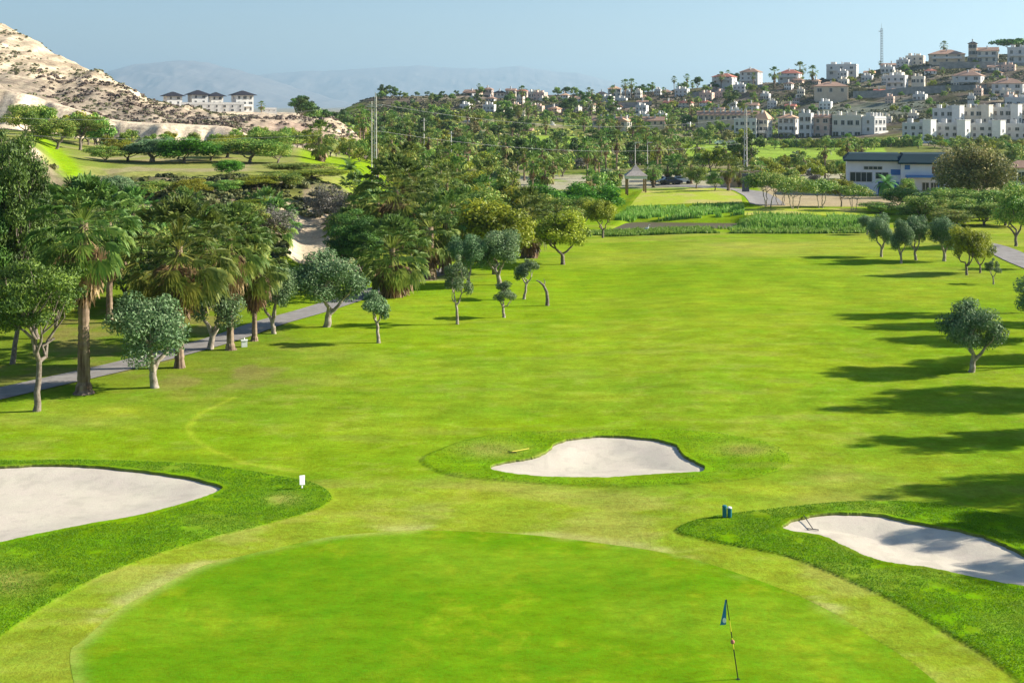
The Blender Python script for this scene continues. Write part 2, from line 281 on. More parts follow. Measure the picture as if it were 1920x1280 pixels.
LM = dict(
 palm=leafmat('palm_leaf', (0.015,0.037,0.007), (0.130,0.220,0.040), (0.469,0.500,0.101), 0.34),
 dead=leafmat('dead_frond', (0.065,0.039,0.019), (0.221,0.130,0.065), (0.494,0.338,0.169), 0.15, 0.01),
 date=leafmat('date_leaf', (0.022,0.066,0.016), (0.115,0.246,0.049), (0.284,0.487,0.121), 0.2),
 olive=leafmat('olive_leaf', (0.039,0.074,0.030), (0.152,0.261,0.097), (0.373,0.450,0.243), 0.2, 0.02),
 pine=leafmat('pine_needles', (0.015,0.040,0.008), (0.078,0.156,0.023), (0.202,0.329,0.048), 0.15, 0.02),
 pinel=leafmat('young_pine_needles', (0.019,0.042,0.006), (0.085,0.138,0.016), (0.247,0.312,0.040), 0.2, 0.02),
 lime=leafmat('lime_leaf', (0.069,0.098,0.009), (0.278,0.316,0.023), (0.500,0.500,0.034), 0.3, 0.02),
 bushy=leafmat('bushy_leaf', (0.029,0.083,0.011), (0.213,0.361,0.050), (0.650,0.575,0.142), 0.22, 0.025),
 bright=leafmat('bright_leaf', (0.038,0.139,0.010), (0.089,0.266,0.017), (0.190,0.430,0.038), 0.3, 0.01),
 grey=leafmat('grey_scrub', (0.096,0.090,0.072), (0.204,0.186,0.150), (0.336,0.312,0.252), 0.1, 0.01),
 brown=leafmat('rusty_leaf', (0.046,0.057,0.014), (0.196,0.196,0.057), (0.483,0.368,0.138), 0.2, 0.02),
 bankscrub=leafmat('bank_scrub', (0.03,0.045,0.012), (0.11,0.125,0.035), (0.24,0.22,0.08), 0.15, 0.02),
 scrubb=leafmat('brown_scrub', (0.07,0.05,0.04), (0.15,0.115,0.09), (0.26,0.20,0.15), 0.1, 0.02),
 scrub=leafmat('hill_scrub', (0.053,0.060,0.022), (0.128,0.128,0.060), (0.239,0.217,0.113), 0.1, 0.02),
 reed=leafmat('reed_leaf', (0.10,0.20,0.03), (0.20,0.38,0.05), (0.40,0.50,0.12), 0.3, 0.01),
 blade=leafmat('rough_blade', (0.055,0.170,0.003), (0.120,0.270,0.006), (0.220,0.370,0.012), 0.3, 0.0),
)

# ---------------------------------------------------------------- ground and hills
LAWN = np.array((0.172,0.292,0.014)); PALE = np.array((0.265,0.345,0.022)); DRY = np.array((0.32,0.31,0.07)); ROUGHC = np.array((0.130,0.265,0.004)); LIME = np.array((0.192,0.315,0.009))
ROCK = np.array((0.53,0.44,0.31)); EARTH = np.array((0.24,0.19,0.13)); SCRUBC = np.array((0.085,0.085,0.04)); PINKE = np.array((0.42,0.29,0.21))
# patches of dry, pale or lush turf seen in the photo: (px, py, half-width px, half-height px, kind, strength)
BLOBS = [(1580,940,130,30,2,.6),(1400,925,160,16,1,.7),(700,960,200,22,1,.7),(300,830,260,24,3,.5),(120,790,160,16,2,.35),(1700,1010,200,16,2,.4),(690,800,150,28,1,.7),(1120,690,140,22,1,.45),(1080,745,150,16,1,.4),(1150,930,120,14,2,.35),(900,925,180,16,1,.6),(560,1075,40,16,1,.5),(535,936,34,13,2,.9),(925,843,55,14,2,.8),(1000,965,300,18,1,.55),
 (1050,795,330,20,3,.9),(1300,640,260,60,3,.5),(1250,560,220,30,3,.55),(1500,700,200,50,3,.4),(700,730,200,35,3,.35),(1350,470,200,14,2,.35),(1180,480,60,12,1,.5),(1480,465,160,12,2,.5),(1760,520,150,15,2,.4),
 (1700,880,140,25,1,.5),(1560,900,60,18,2,.5),(1480,1090,70,25,1,.7),(1620,1160,80,30,2,.35),(420,1075,130,22,1,.8),(230,1150,90,30,1,.6),(80,1240,120,50,2,.45),(20,1080,60,30,2,.5),(200,770,130,14,1,.6),(620,668,80,12,2,.3),(1380,1080,60,20,1,.6),
 (1080,1035,90,9,1,.5),(1300,1050,28,6,2,.9),(1560,1190,70,22,1,.5),(760,690,110,16,1,.4),(900,600,120,12,1,.3),(1600,800,90,20,1,.5),(1240,1000,200,14,1,.5)]
def seg_d(Pl, x, y):
    d = np.full(np.shape(x), 1e9)
    for a, b in zip(Pl[:-1], Pl[1:]):
        a, b = np.array(a), np.array(b); e = b-a; t = np.clip(((x-a[0])*e[0]+(y-a[1])*e[1])/(e@e), 0, 1)
        d = np.minimum(d, np.hypot(x-a[0]-e[0]*t, y-a[1]-e[1]*t))
    return d
def mixc(c, k, w_): return c*(1-w_[:, None])+k*w_[:, None]
COLLAR = [g0(*p) for p in [(150,1204),(184,1174),(219,1145),(289,1106),(350,1075)]]
TRACK = [g0(*p) for p in [(440,745),(375,775),(352,800),(360,820),(400,845),(460,868),(560,885)]]
def colour(x, y, z):
    px = CX+F*x/np.maximum(y, 5); u = x/np.maximum(y, 5)
    c = np.tile(LAWN, (len(x), 1))
    n1 = fbm(x/9, y/14, 4, 11); n2 = fbm(x/2.2, y/3.2, 4, 12); n3 = fbm(x/30, y/11, 3, 13)
    c = mixc(c, PALE, np.clip(sst(0.5, 0.8, n1)*0.75+sst(0.52, 0.75, n2)*0.35, 0, 1)*0.9); c = mixc(c, LIME, sst(0.5, 0.75, n3)*0.8)
    st = (np.sin((x+0.02*y)*2*math.pi/5.2) > 0)*sst(52, 60, y)*(1-sst(140, 155, y))*(abs(u-0.09) < 0.17)
    c = c*(1+0.075*(st-0.5)[:, None])
    gy = HY+CAMH*F/np.maximum(y, 8)
    for bx, by, rx, ry, k, s in BLOBS:
        d = ((px-bx)/rx)**2+((gy-by)/ry)**2; kk = d < 6
        if kk.any():
            wv = np.zeros(len(x)); wv[kk] = s*np.exp(-d[kk]*1.2)*np.clip(0.35+1.3*n2[kk], 0, 1.3); wv = np.clip(wv, 0, 1)
            c = mixc(c, (None, PALE, DRY, LIME)[k], wv)
    c = mixc(c, DRY*1.05, sst(105, 140, y)*(1-sst(158, 170, y))*0.6*sst(0.35, 0.6, fbm(x/14, y/4, 4, 21))); c = mixc(c, PALE, sst(60, 75, y)*0.4*sst(0.45, 0.62, fbm(x/9, y/3, 4, 22)))
    R = np.full(len(x), 1e9)
    for Rp in ROUGH:
        a, b = near(Rp, 3); k = (y > a) & (y < b)
        if k.any(): R[k] = np.minimum(R[k], sdf(Rp, x[k], y[k]))
    rk_ = 1.0-0.45*sst(0.42, 0.62, n2)*(0.4+0.6*((y > 45) & (abs(x-5) < 9)))-0.35*((y > 45) & (abs(x-5) < 9)); c = mixc(c, ROUGHC*(0.85+0.4*n1[:, None]), sst(0.04, -0.06, R)*rk_)
    for bx, by, rx, ry in [(925,845,60,16),(535,938,38,14),(15,1090,70,34),(1020,858,20,8),(1400,850,60,12)]:
        d = ((px-bx)/rx)**2+((gy-by)/ry)**2
        c = mixc(c, DRY*0.95, np.clip(0.85*np.exp(-d*1.3)*(0.3+1.2*n2), 0, 0.9)*(R < 0))
    c = mixc(c, np.array((0.035,0.085,0.008)), np.exp(-((R-0.04)/0.045)**2)*0.5*(R > -0.2))  # dark line round the rough: shade at its raised edge put into colour
    c = mixc(c, np.array((0.42,0.46,0.10)), np.exp(-(seg_d(COLLAR, x, y)/0.05)**2)*0.8*(y < 60))
    c = mixc(c, PALE*1.15, np.exp(-(seg_d(TRACK, x, y)/0.16)**2)*0.7*((y > 45) & (y < 70)))
    gd = np.full(len(x), 1e9); a, b = near(GREEN, 8); k = (y > a) & (y < b)
    if k.any(): gd[k] = sdf(GREEN, x[k], y[k])
    nf = fbm(x/0.9, y/0.8, 4, 91, 0.65); n7 = fbm(x/3.5, y/1.6, 4, 92); fr = (1-sst(4.5, 7.0, gd))*(R > 0)
    c = mixc(c, np.array((0.235,0.310,0.022)), fr*0.62); c = mixc(c, np.array((0.34,0.33,0.08)), fr*sst(0.50, 0.66, n7)*0.35)
    c = mixc(c, np.array((0.46,0.46,0.17)), np.exp(-((gd-0.25)/0.35)**2)*sst(0.48, 0.62, n7)*0.5*(y > 33)*(R > 0))
    c = mixc(c, np.array((0.05,0.11,0.008)), np.exp(-((gd-0.03)/0.035)**2)*0.6*(x > 8)*(y < 41))  # edge shade on the right of the green, painted as a dark line
    nearw = 1-sst(70, 110, y); c = c*(1+nearw*(nf-0.5)*0.42)[:, None]; c = mixc(c, DRY*0.9, nearw*sst(0.56, 0.74, nf)*0.25*(R > -0.1))
    c = mixc(c, DRY*0.9, nearw*sst(0.60, 0.74, n7)*0.22); c = mixc(c, LAWN*0.72, (1-nearw)*sst(0.52, 0.66, fbm(x/7, y/5, 4, 93))*0.15*(y < 170))
    # left belt: worn ground under the trees, bank, upper field
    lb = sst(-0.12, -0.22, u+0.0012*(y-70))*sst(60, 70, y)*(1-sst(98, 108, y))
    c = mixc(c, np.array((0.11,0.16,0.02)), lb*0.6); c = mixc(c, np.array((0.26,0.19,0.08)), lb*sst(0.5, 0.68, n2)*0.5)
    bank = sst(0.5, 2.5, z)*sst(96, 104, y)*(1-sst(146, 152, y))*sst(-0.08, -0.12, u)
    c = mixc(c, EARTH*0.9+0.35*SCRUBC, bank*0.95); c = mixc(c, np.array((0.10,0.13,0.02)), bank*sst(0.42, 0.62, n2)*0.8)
    rk = np.exp(-((px-585)/62)**2)*sst(117, 119, y)*(1-sst(133, 137, y)); c = mixc(c, ROCK*1.05, np.clip(rk*1.8, 0, 1)*sst(0.25, 0.45, n2))
    rk = np.exp(-((px-785)/70)**2)*sst(106, 108, y)*(1-sst(112, 116, y)); c = mixc(c, ROCK*0.7, np.clip(rk, 0, 1)*0.6)
    up = sst(146, 152, y)*(1-sst(236, 246, y))*sst(-0.12, -0.15, u)
    c = mixc(c, np.array((0.26,0.265,0.085)), up*0.85); c = mixc(c, np.array((0.36,0.30,0.17)), up*sst(0.48, 0.62, fbm(x/6, y/9, 4, 71))*0.7); c = mixc(c, np.array((0.13,0.20,0.02)), up*sst(0.5, 0.7, fbm(x/9, y/12, 4, 72))*0.6)
    ls = np.exp(-((px-(75+(205-y)*1.1))/24)**2)*sst(118, 126, y)*(1-sst(205, 225, y))*sst(6, 7, z); c = mixc(c, LIME*1.1, np.clip(ls*1.4, 0, 1))
    sb = np.exp(-((px-58)/16)**2)*sst(136, 140, y)*(1-sst(158, 166, y)); c = mixc(c, ROCK*1.1, np.clip(sb*1.6, 0, 1))
    # middle distance: car park, verge, valley
    md = sst(218, 226, y)*(1-sst(262, 276, y))*sst(-0.06, -0.02, u); c = mixc(c, np.array((0.42,0.36,0.29)), md*0.8*sst(0.3, 0.5, n1+0.1))
    sr = sst(0.19, 0.20, u)*(1-sst(0.36, 0.4, u))*sst(178, 182, y)*(1-sst(222, 230, y)); c = mixc(c, np.array((0.46,0.34,0.24)), sr*0.8)
    vb = sst(262, 290, y)*(1-sst(560, 640, y))*sst(-0.12, -0.08, u)
    c = mixc(c, np.array((0.15,0.15,0.06)), vb*0.75); c = mixc(c, np.array((0.33,0.27,0.18)), vb*sst(0.5, 0.62, fbm(x/14, y/30, 3, 41))*0.6)
    lw = vb*(((px > 1270) & (px < 1660) & (y > 330) & (y < 430)) | ((px > 985) & (px < 1085) & (y > 400) & (y < 470)) | ((px > 880) & (px < 960) & (y > 300) & (y < 340)))
    c = mixc(c, np.array((0.25,0.38,0.05)), lw*0.9)
    lf = sst(545, 575, px)*(1-sst(690, 720, px))*sst(180, 190, y)*(1-sst(228, 238, y)); c = mixc(c, LIME*1.05, lf*0.9)
    # bare hill on the left
    hl = sst(233, 238, y)*(1-sst(640, 700, y))*np.maximum(sst(-0.125, -0.16, u), sst(-0.110, -0.122, u)*sst(292, 300, y)*(1-sst(372, 385, y)))
    cut = sst(233, 238, y)*(1-sst(248, 255, y))
    g = fbm(x/7+y/40, y/24, 4, 33); s2 = fbm(x/18, y/22, 3, 34)
    hc = np.tile(ROCK*np.array((0.98, 0.97, 0.93)), (len(x), 1)); hc = mixc(hc, EARTH*1.2, sst(0.46, 0.62, g)*0.4); hc = mixc(hc, EARTH*0.8, sst(0.52, 0.64, fbm(x/3.2+y/20, y/9, 4, 39))*0.5); hc = mixc(hc, ROCK*1.15, sst(0.55, 0.68, vn(z/1.6+x/60, x/90, 44))*0.45)
    bd = np.sin(z*1.9+2.5*fbm(x/25, y/25, 3, 46))*0.5+0.5; hc = mixc(hc, EARTH*1.3, sst(0.66, 0.95, bd)*0.55); hc = mixc(hc, ROCK*1.25, sst(0.3, 0.05, bd)*0.4)
    low = sst(250, 258, y)*(1-sst(300, 325, y))*sst(0.3, 0.5, s2+0.18); hc = mixc(hc, EARTH*0.85+0.05, low*0.8)
    hc = mixc(hc, PINKE, sst(-0.22, -0.17, u)*0.5*sst(0.4, 0.6, s2)); hc = mixc(hc, ROCK*1.25, cut*(1-0.6*sst(0.5, 0.65, fbm(x/1.3, z/2.4, 4, 35)))*0.95)
    wo = np.exp(-((px-250)/26)**2)*sst(318, 326, y); hc = mixc(hc, ROCK*1.2, np.clip(wo*1.2, 0, 1))
    c = c*(1-hl[:, None])+hc*hl[:, None]
    # right and central hills
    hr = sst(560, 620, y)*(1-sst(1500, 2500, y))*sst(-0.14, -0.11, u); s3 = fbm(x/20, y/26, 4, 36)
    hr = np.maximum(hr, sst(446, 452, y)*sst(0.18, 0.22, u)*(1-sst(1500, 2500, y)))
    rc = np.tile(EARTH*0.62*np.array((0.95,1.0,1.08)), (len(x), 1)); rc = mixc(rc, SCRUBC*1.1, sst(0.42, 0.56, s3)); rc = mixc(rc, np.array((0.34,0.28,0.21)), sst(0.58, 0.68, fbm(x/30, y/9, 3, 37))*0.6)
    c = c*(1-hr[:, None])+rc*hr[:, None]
    gg = np.exp(-((y-548)/22)**2)*sst(1480, 1510, px)*(1-sst(1700, 1760, px)); c = mixc(c, np.array((0.17,0.19,0.15)), np.clip(gg*1.5, 0, 1)*0.85)
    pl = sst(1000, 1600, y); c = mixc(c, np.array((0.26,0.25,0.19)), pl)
    return np.clip(c, 0.002, 0.9)
def sheet_rows(a, b, near_=False): pass
def grid_mesh(name, S, Y, m):
    SS, YY = np.meshgrid(S, Y); X = (SS*(YY+40)).ravel(); Yv = YY.ravel(); Z = height(X, Yv)
    C = colour(X, Yv, Z)
    d = np.full(len(X), 1e9); dB = d.copy()
    for Bp in BUNK+[GREEN]:
        a, b = near(Bp, 1); k = (Yv > a) & (Yv < b)
        d[k] = np.minimum(d[k], sdf(Bp, X[k], Yv[k]))
        if Bp is not GREEN: dB = np.minimum(dB, d)
    Z = Z-0.25*sst(0.12, -0.02, d)*(d < 0.12)*(dB < 0.13)-0.05*sst(-0.1, -0.3, d)
    n, k = len(Y), len(S); I = np.arange(n*k).reshape(n, k)
    Fq = np.stack([I[:-1, :-1], I[:-1, 1:], I[1:, 1:], I[1:, :-1]], -1).reshape(-1, 4)
    return mesh(name, np.stack([X, Yv, Z], 1), Fq, [m], col=C, smooth_=True)
Sc = np.concatenate([np.linspace(-1.0, -0.33, 90, endpoint=False), np.linspace(-0.33, 0.33, 440, endpoint=False), np.linspace(0.33, 1.0, 60)])
Ya = np.concatenate([np.linspace(-30, 27, 20, endpoint=False), np.arange(27, 58, 0.115)])
y_ = Ya[-1]; ext = []
while y_ < 238: y_ += 0.115*(y_/58)**1.75; ext.append(y_)
ext[-1] = 240.0; Ya = np.concatenate([Ya, ext])
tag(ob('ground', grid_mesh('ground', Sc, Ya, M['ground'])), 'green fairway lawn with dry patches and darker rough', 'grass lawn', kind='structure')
Yb = np.concatenate([np.arange(240, 262, 0.8), np.arange(262, 860, 1.9), 860*np.power(30000/860, np.linspace(0, 1, 50))])
Sb = np.concatenate([np.linspace(-1.0, -0.45, 30, endpoint=False), np.linspace(-0.45, 0.45, 420, endpoint=False), np.linspace(0.45, 1.0, 31)])
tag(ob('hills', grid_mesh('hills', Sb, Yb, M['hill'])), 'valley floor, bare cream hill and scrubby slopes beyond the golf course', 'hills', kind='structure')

# sheets laid on the ground
def disc_sheet(name, Pn, m, colf, off=0.006, rings=26, c=None, ext=None):
    c = Pn.mean(0) if c is None else np.array(c); V = [c]; n = len(Pn)
    for r in range(1, rings+1):
        t = (r/rings); V += list(c+(Pn-c)*t)
    V = np.array(V); Z = height(V[:, 0], V[:, 1])+off
    F3 = np.array([(0, 1+j, 1+(j+1) % n) for j in range(n)]); I = 1+np.arange(n)
    F4 = np.concatenate([np.stack([I+n*r, I+n*(r+1), np.roll(I, -1)+n*(r+1), np.roll(I, -1)+n*r], 1) for r in range(rings-1)])
    V3 = np.column_stack([V, Z])
    if ext is not None: V3[-n:, :2] += ext
    return mesh(name, V3, [F4, F3], [m], col=colf(V[:, 0], V[:, 1]), smooth_=True)
def green_col(x, y):
    c = np.tile(np.array((0.125,0.262,0.006)), (len(x), 1)); n = fbm(x/4, y/4, 4, 51); n2 = fbm(x/1.1, y/1.4, 3, 52)
    c = mixc(c, np.array((0.17,0.30,0.012)), sst(0.45, 0.7, n)*0.8); c = mixc(c, np.array((0.30,0.35,0.015)), sst(0.50, 0.72, fbm(x/0.9, y/0.8, 5, 53, 0.7))*0.38)
    c = c*(0.86+0.28*fbm(x/0.4, y/0.6, 4, 58, 0.7)[:, None]); c = mixc(c, np.array((0.10,0.235,0.006)), sst(0.5, 0.3, fbm(x/6, y/3, 3, 54))*0.7)
    d = sdf(GREEN, x, y); c = mixc(c, np.array((0.40,0.44,0.10)), np.exp(-(d/0.3)**2)*0.5*sst(0.40, 0.62, fbm(x/2, y/2, 3, 55)))
    return c
def sand_col(x, y):
    n = fbm(x/1.5, y/1.0, 4, 56); k = vn(x/0.35+3*vn(x/2, y/2, 5), y/1.4, 57); c = np.tile(np.array((0.55,0.495,0.395)), (len(x), 1)); return c*(0.93+0.10*n+0.07*k-0.08*sst(0.68, 0.76, vn(x/0.28, y/0.35, 59)))[:, None]
def resample(P_, k=240):
    Q = np.vstack([P_, P_[:1]]); s = np.concatenate([[0], np.cumsum(np.hypot(*np.diff(Q, axis=0).T))]); t = np.linspace(0, s[-1], k, endpoint=False)
    return np.column_stack([np.interp(t, s, Q[:, 0]), np.interp(t, s, Q[:, 1])])
tag(ob('putting_green', disc_sheet('putting_green', resample(GREEN, 420), M['green'], green_col, rings=90)), 'smooth round putting green with the flag', 'putting green', kind='structure')
BL = ['kidney-shaped white sand bunker beyond the green', 'large pale sand bunker at the left edge', 'white sand bunker on the right crossed by tree shadows']
for i, B in enumerate(BUNK):
    R_ = resample(B, 300); t = np.roll(R_, -1, 0)-np.roll(R_, 1, 0); nr = np.column_stack([t[:, 1], -t[:, 0]])/np.hypot(*t.T)[:, None]; nr *= (-1 if sdf(B, *(R_[:1]+nr[:1]*0.05).T)[0] < 0 else 1); R_ = R_-nr*0.06
    tag(ob('sand_bunker', disc_sheet('sand_bunker', R_, M['sand'], sand_col, rings=46, c=(g0(1120,868) if i == 0 else None), ext=nr*0.09)), BL[i], 'sand bunker', kind='structure')
LIPB = []
for i, B in enumerate(BUNK):
    R_ = resample(B, 420); n = len(R_); t = np.roll(R_, -1, 0)-np.roll(R_, 1, 0); nr = np.column_stack([t[:, 1], -t[:, 0]])/np.hypot(*t.T)[:, None]
    if sdf(B, *(R_[:1]+nr[:1]*0.05).T)[0] < 0: nr = -nr
    V = []
    rg = np.random.default_rng(40+i); jit = np.convolve(np.tile(rg.normal(0, 0.05, n), 3), np.ones(5)/5, 'same')[n:2*n]
    for off_, dz in ((0.28, 0.0), (0.14, 0.02), (0.0, 0.03), (-0.03, -0.02), (-0.045, -0.30)):
        Q = R_+nr*(off_+jit*(off_ < 0.05))[:, None]; Z = height(*(R_+nr*max(off_, 0.03)).T); V.append(np.column_stack([Q, Z+dz]))
    I = np.arange(5*n).reshape(5, n); Fq = np.stack([I[:-1], np.roll(I, -1, 1)[:-1], np.roll(I, -1, 1)[1:], I[1:]], -1).reshape(-1, 4); V = np.concatenate(V)
    C = colour(V[:, 0], V[:, 1], V[:, 2]); C[3*n:] = (0.16, 0.19, 0.05)  # inner wall: soil and grass tone, darkened to suggest shade below the lip
    tag(ob('bunker_edge', mesh('bunker_edge', V, Fq, [M['ground']], col=C, smooth_=False)), ['grass lip round the middle bunker', 'grass lip round the large left bunker', 'grass lip round the right bunker'][i], 'bunker edge', kind='structure')
def ribbon(name, Pl, wd, m, off=0.02):
    Pl = np.array(Pl); s = np.concatenate([[0], np.cumsum(np.hypot(*np.diff(Pl, axis=0).T))]); t = np.arange(0, s[-1], 0.5)
    cx, cyy = np.interp(t, s, Pl[:, 0]), np.interp(t, s, Pl[:, 1])
    for _ in range(12): cx[1:-1] = (cx[:-2]+cx[2:])/2; cyy[1:-1] = (cyy[:-2]+cyy[2:])/2
    tx, ty = np.gradient(cx), np.gradient(cyy); l = np.hypot(tx, ty); nx, ny = -ty/l, tx/l
    K = np.linspace(-wd/2, wd/2, 7); X = cx[:, None]+nx[:, None]*K; Yv = cyy[:, None]+ny[:, None]*K
    Z = height(X.ravel(), Yv.ravel())+off+0.03; n = len(t); I = np.arange(n*7).reshape(n, 7)
    Fq = np.stack([I[:-1, :-1], I[1:, :-1], I[1:, 1:], I[:-1, 1:]], -1).reshape(-1, 4)
    return mesh(name, np.column_stack([X.ravel(), Yv.ravel(), Z]), Fq, [m], smooth_=True)
tag(ob('cart_path', ribbon('cart_path', PATHW[0], 2.3, M['path'])), 'grey cart path winding under the palms on the left', 'path', kind='structure')
tag(ob('cart_path', ribbon('cart_path', PATHW[1], 3.2, M['path'])), 'grey cart path curving past the trees at the right edge', 'path', kind='structure')
tag(ob('service_road', ribbon('service_road', [g0(1440,391), g0(1428,378), g0(1405,366), g0(1330,357), g0(1240,352)], 5.0, M['path'])), 'short grey road beside the tee lawn', 'road', kind='structure')
mb = MB(); pv = resample(smooth(POND, 4), 60); mb.add([(*pv.mean(0), 0)]+[(a, b, 0) for a, b in pv], [(0, 1+j, 1+(j+1) % 60) for j in range(60)])
tag(ob('pond', mb.build('pond', [M['water']]), loc=(0, 0, -0.28)), 'murky brown pond between the reed beds', 'pond', kind='structure')
def lawn_sheet(nm, T_, lab):
    P_ = resample(T_, 80)
    tag(ob(nm, disc_sheet(nm, P_, M['green'], lambda x, y: mixc(np.tile(np.array((0.34,0.42,0.05)), (len(x), 1)), np.array((0.42,0.40,0.12)), sst(0.4, 0.65, fbm(x/3, y/5, 3, 61))), off=0.03, rings=14)), lab, 'tee lawn', kind='structure')
lawn_sheet('tee_lawn', TEE, 'pale rectangular tee lawn behind the reed bed'); lawn_sheet('tee_lawn', TEE2, 'low striped tee lawn right of the reed bed')
# mountains on the horizon
def mountain(name, pts, Y0, label, s):
    px = np.arange(pts[0][0], pts[-1][0]+1, 3.0); top = np.interp(px, [p[0] for p in pts], [p[1] for p in pts])
    K = 40; V = []
    for j in range(K+1):
        t = j/K; Yv = Y0+t*5200; f = np.sin(math.pi*min(t/0.62, 1)/2)**1.1 if t < 0.62 else math.cos(math.pi*(t-0.62)/0.38/2)
        x = (px-CX)/F*(Y0+3200); zt = CAMH+(HY-top)/F*(Y0+3200)
        r = 1-0.5*np.abs(fbm(x/900, np.full_like(x, Yv/900), 5, s)-0.5)*2*(1-f)*2; z = zt*f*np.clip(r, 0.3, 1)+(fbm(x/320, np.full_like(x, Yv/320), 4, s+3)-0.5)*150*f*(1-f)*2+(fbm(x/190, x*0, 4, s+9)-0.5)*36*f
        V.append(np.column_stack([x, np.full_like(x, Yv), z-2]))
    n = len(px); I = np.arange((K+1)*n).reshape(K+1, n); Fq = np.stack([I[:-1, :-1], I[:-1, 1:], I[1:, 1:], I[1:, :-1]], -1).reshape(-1, 4)
    tag(ob(name, mesh(name, np.concatenate(V), Fq, [mat(name+'_rock', (0.17,0.14,0.13), 0.95, (0.25,0.21,0.19), 0.002)], smooth_=False)), label, 'mountains', kind='structure')
mountain('mountains', [(60,205),(120,180),(180,150),(215,136),(240,127),(262,121),(300,117),(355,114),(390,118),(420,127),(450,133),(485,142),(540,160),(620,185),(700,205)], 18000, 'rugged pinkish mountain block fading into haze behind the white villas', 71)
mountain('mountains', [(380,205),(450,150),(500,139),(560,134),(640,132),(700,128),(735,126),(790,122),(830,127),(890,129),(945,127),(970,124),(1000,129),(1035,134),(1080,136),(1120,146),(1170,158),(1230,172),(1320,186),(1450,200),(1500,205)], 23000, 'long pale mountain ridge low on the horizon in the middle', 81)

# ---------------------------------------------------------------- plant builders
def leaves(C, R, n, s, rg, up=0.25, asp=0.5, shell=0.45, ctint=None):
    C = np.asarray(C, float); R = np.asarray(R, float)
    wv = np.prod(R, 1)**0.7; k = rg.choice(len(C), n, p=wv/wv.sum()); d = rg.normal(size=(n, 3)); d /= np.linalg.norm(d, axis=1)[:, None]
    Pp = C[k]+d*R[k]*(rg.random(n)**shell)[:, None]
    nn = d*0.7+rg.normal(size=(n, 3))*0.55; nn[:, 2] += up; nn /= np.linalg.norm(nn, axis=1)[:, None]
    t = np.cross(nn, rg.normal(size=(n, 3))); t /= np.linalg.norm(t, axis=1)[:, None]; b = np.cross(nn, t)
    ss = (s*(0.6+0.8*rg.random(n)))[:, None]
    V = np.stack([Pp+t*ss, Pp+b*ss*asp, Pp-t*ss, Pp-b*ss*asp], 1).reshape(-1, 3)
    Fq = np.arange(4*n).reshape(n, 4); ct = rg.random(len(C)) if ctint is None else ctint
    T_ = np.clip(0.62*rg.random(n)**1.3+0.42*ct[k], 0, 1); return V, Fq, np.repeat(T_, 4)
def wob(p, q, rg, a, k=4):
    p, q = np.array(p, float), np.array(q, float); L = np.linalg.norm(q-p); o = [p+(q-p)*t+(rg.normal(0, a*L, 3) if 0 < t < 1 else 0) for t in np.linspace(0, 1, k)]; return np.array(o)
def tree_meshes(nm, H, Wd, tf, ncl, nl, ls, leaf, bark, seed, flat=0.75, tr=0.035, forks=3, asp=0.5, lean=0.0, top=1.0, gap=0.3, stems=1, one=False):
    rg = np.random.default_rng(seed); tb = MB(); ch = H*(1-tf)/2; cz = H*tf+ch; C = []; R = []
    lob = rg.uniform(0.72, 1.12, 5); ph0 = rg.random()*6
    for i in range(ncl):
        for _ in range(20):
            a = rg.random()*2*math.pi; e = math.asin(rg.uniform(-0.75, 1)); r = rg.uniform(gap, 0.84)*float(np.interp(((a+ph0) % 6.2832)/6.2832*5, range(6), list(lob)+[lob[0]]))
            c = np.array((math.cos(a)*math.cos(e)*Wd/2*r, math.sin(a)*math.cos(e)*Wd/2*r, cz+math.sin(e)*ch*r*top))
            if all(np.linalg.norm(c-q) > Wd*0.11 for q in C): break
        cr = Wd*rg.uniform(0.085, 0.20)*(1.25 if ncl < 12 else 1.0); C.append(c); R.append((cr, cr, cr*flat))
    C = np.array(C); C[:, 0] += lean*(C[:, 2]/H)
    for s_ in range(stems):
        off = np.array((0, 0, 0.0)) if stems == 1 else np.array((math.cos(s_*2.3)*Wd*0.05, math.sin(s_*2.3)*Wd*0.05, 0))
        fk = np.array((lean*tf*0.8+rg.normal(0, 0.02*H), rg.normal(0, 0.02*H), H*tf*rg.uniform(0.75, 1.0)))+off*2.2
        pts = wob(off+(0, 0, -0.1*H*tr*10), fk, rg, 0.022, 6); r0 = H*tr/(stems**0.4); tb.tube(pts, np.array([1.45, 1.05, 0.95, 0.88, 0.82, 0.78])*r0, 8)
        mid = []
        for j in range(forks):
            a = j*2*math.pi/forks+rg.random()*1.5; m_ = fk+np.array((math.cos(a)*Wd*0.16, math.sin(a)*Wd*0.16, ch*rg.uniform(0.35, 0.75))); mid.append(m_); tb.tube(wob(fk, m_, rg, 0.08, 4), np.array([0.68, 0.55, 0.45, 0.38])*r0, 6, cap=False)
        for i in range(s_, len(C), stems):
            m_ = min(mid, key=lambda q: np.linalg.norm(q-C[i])); tb.tube(wob(m_, C[i], rg, 0.09, 3), np.array([0.30, 0.18, 0.08])*r0, 4, cap=False)
    V, Fq, T_ = leaves(C, np.array(R), nl, ls, rg, asp=asp)
    if one: tb.add(V, Fq, 1, T_); return tb.build(nm, [bark, leaf])
    cb = MB(); cb.add(V, Fq, 0, T_); return tb.build('trunk', [bark], True), cb.build('crown', [leaf])
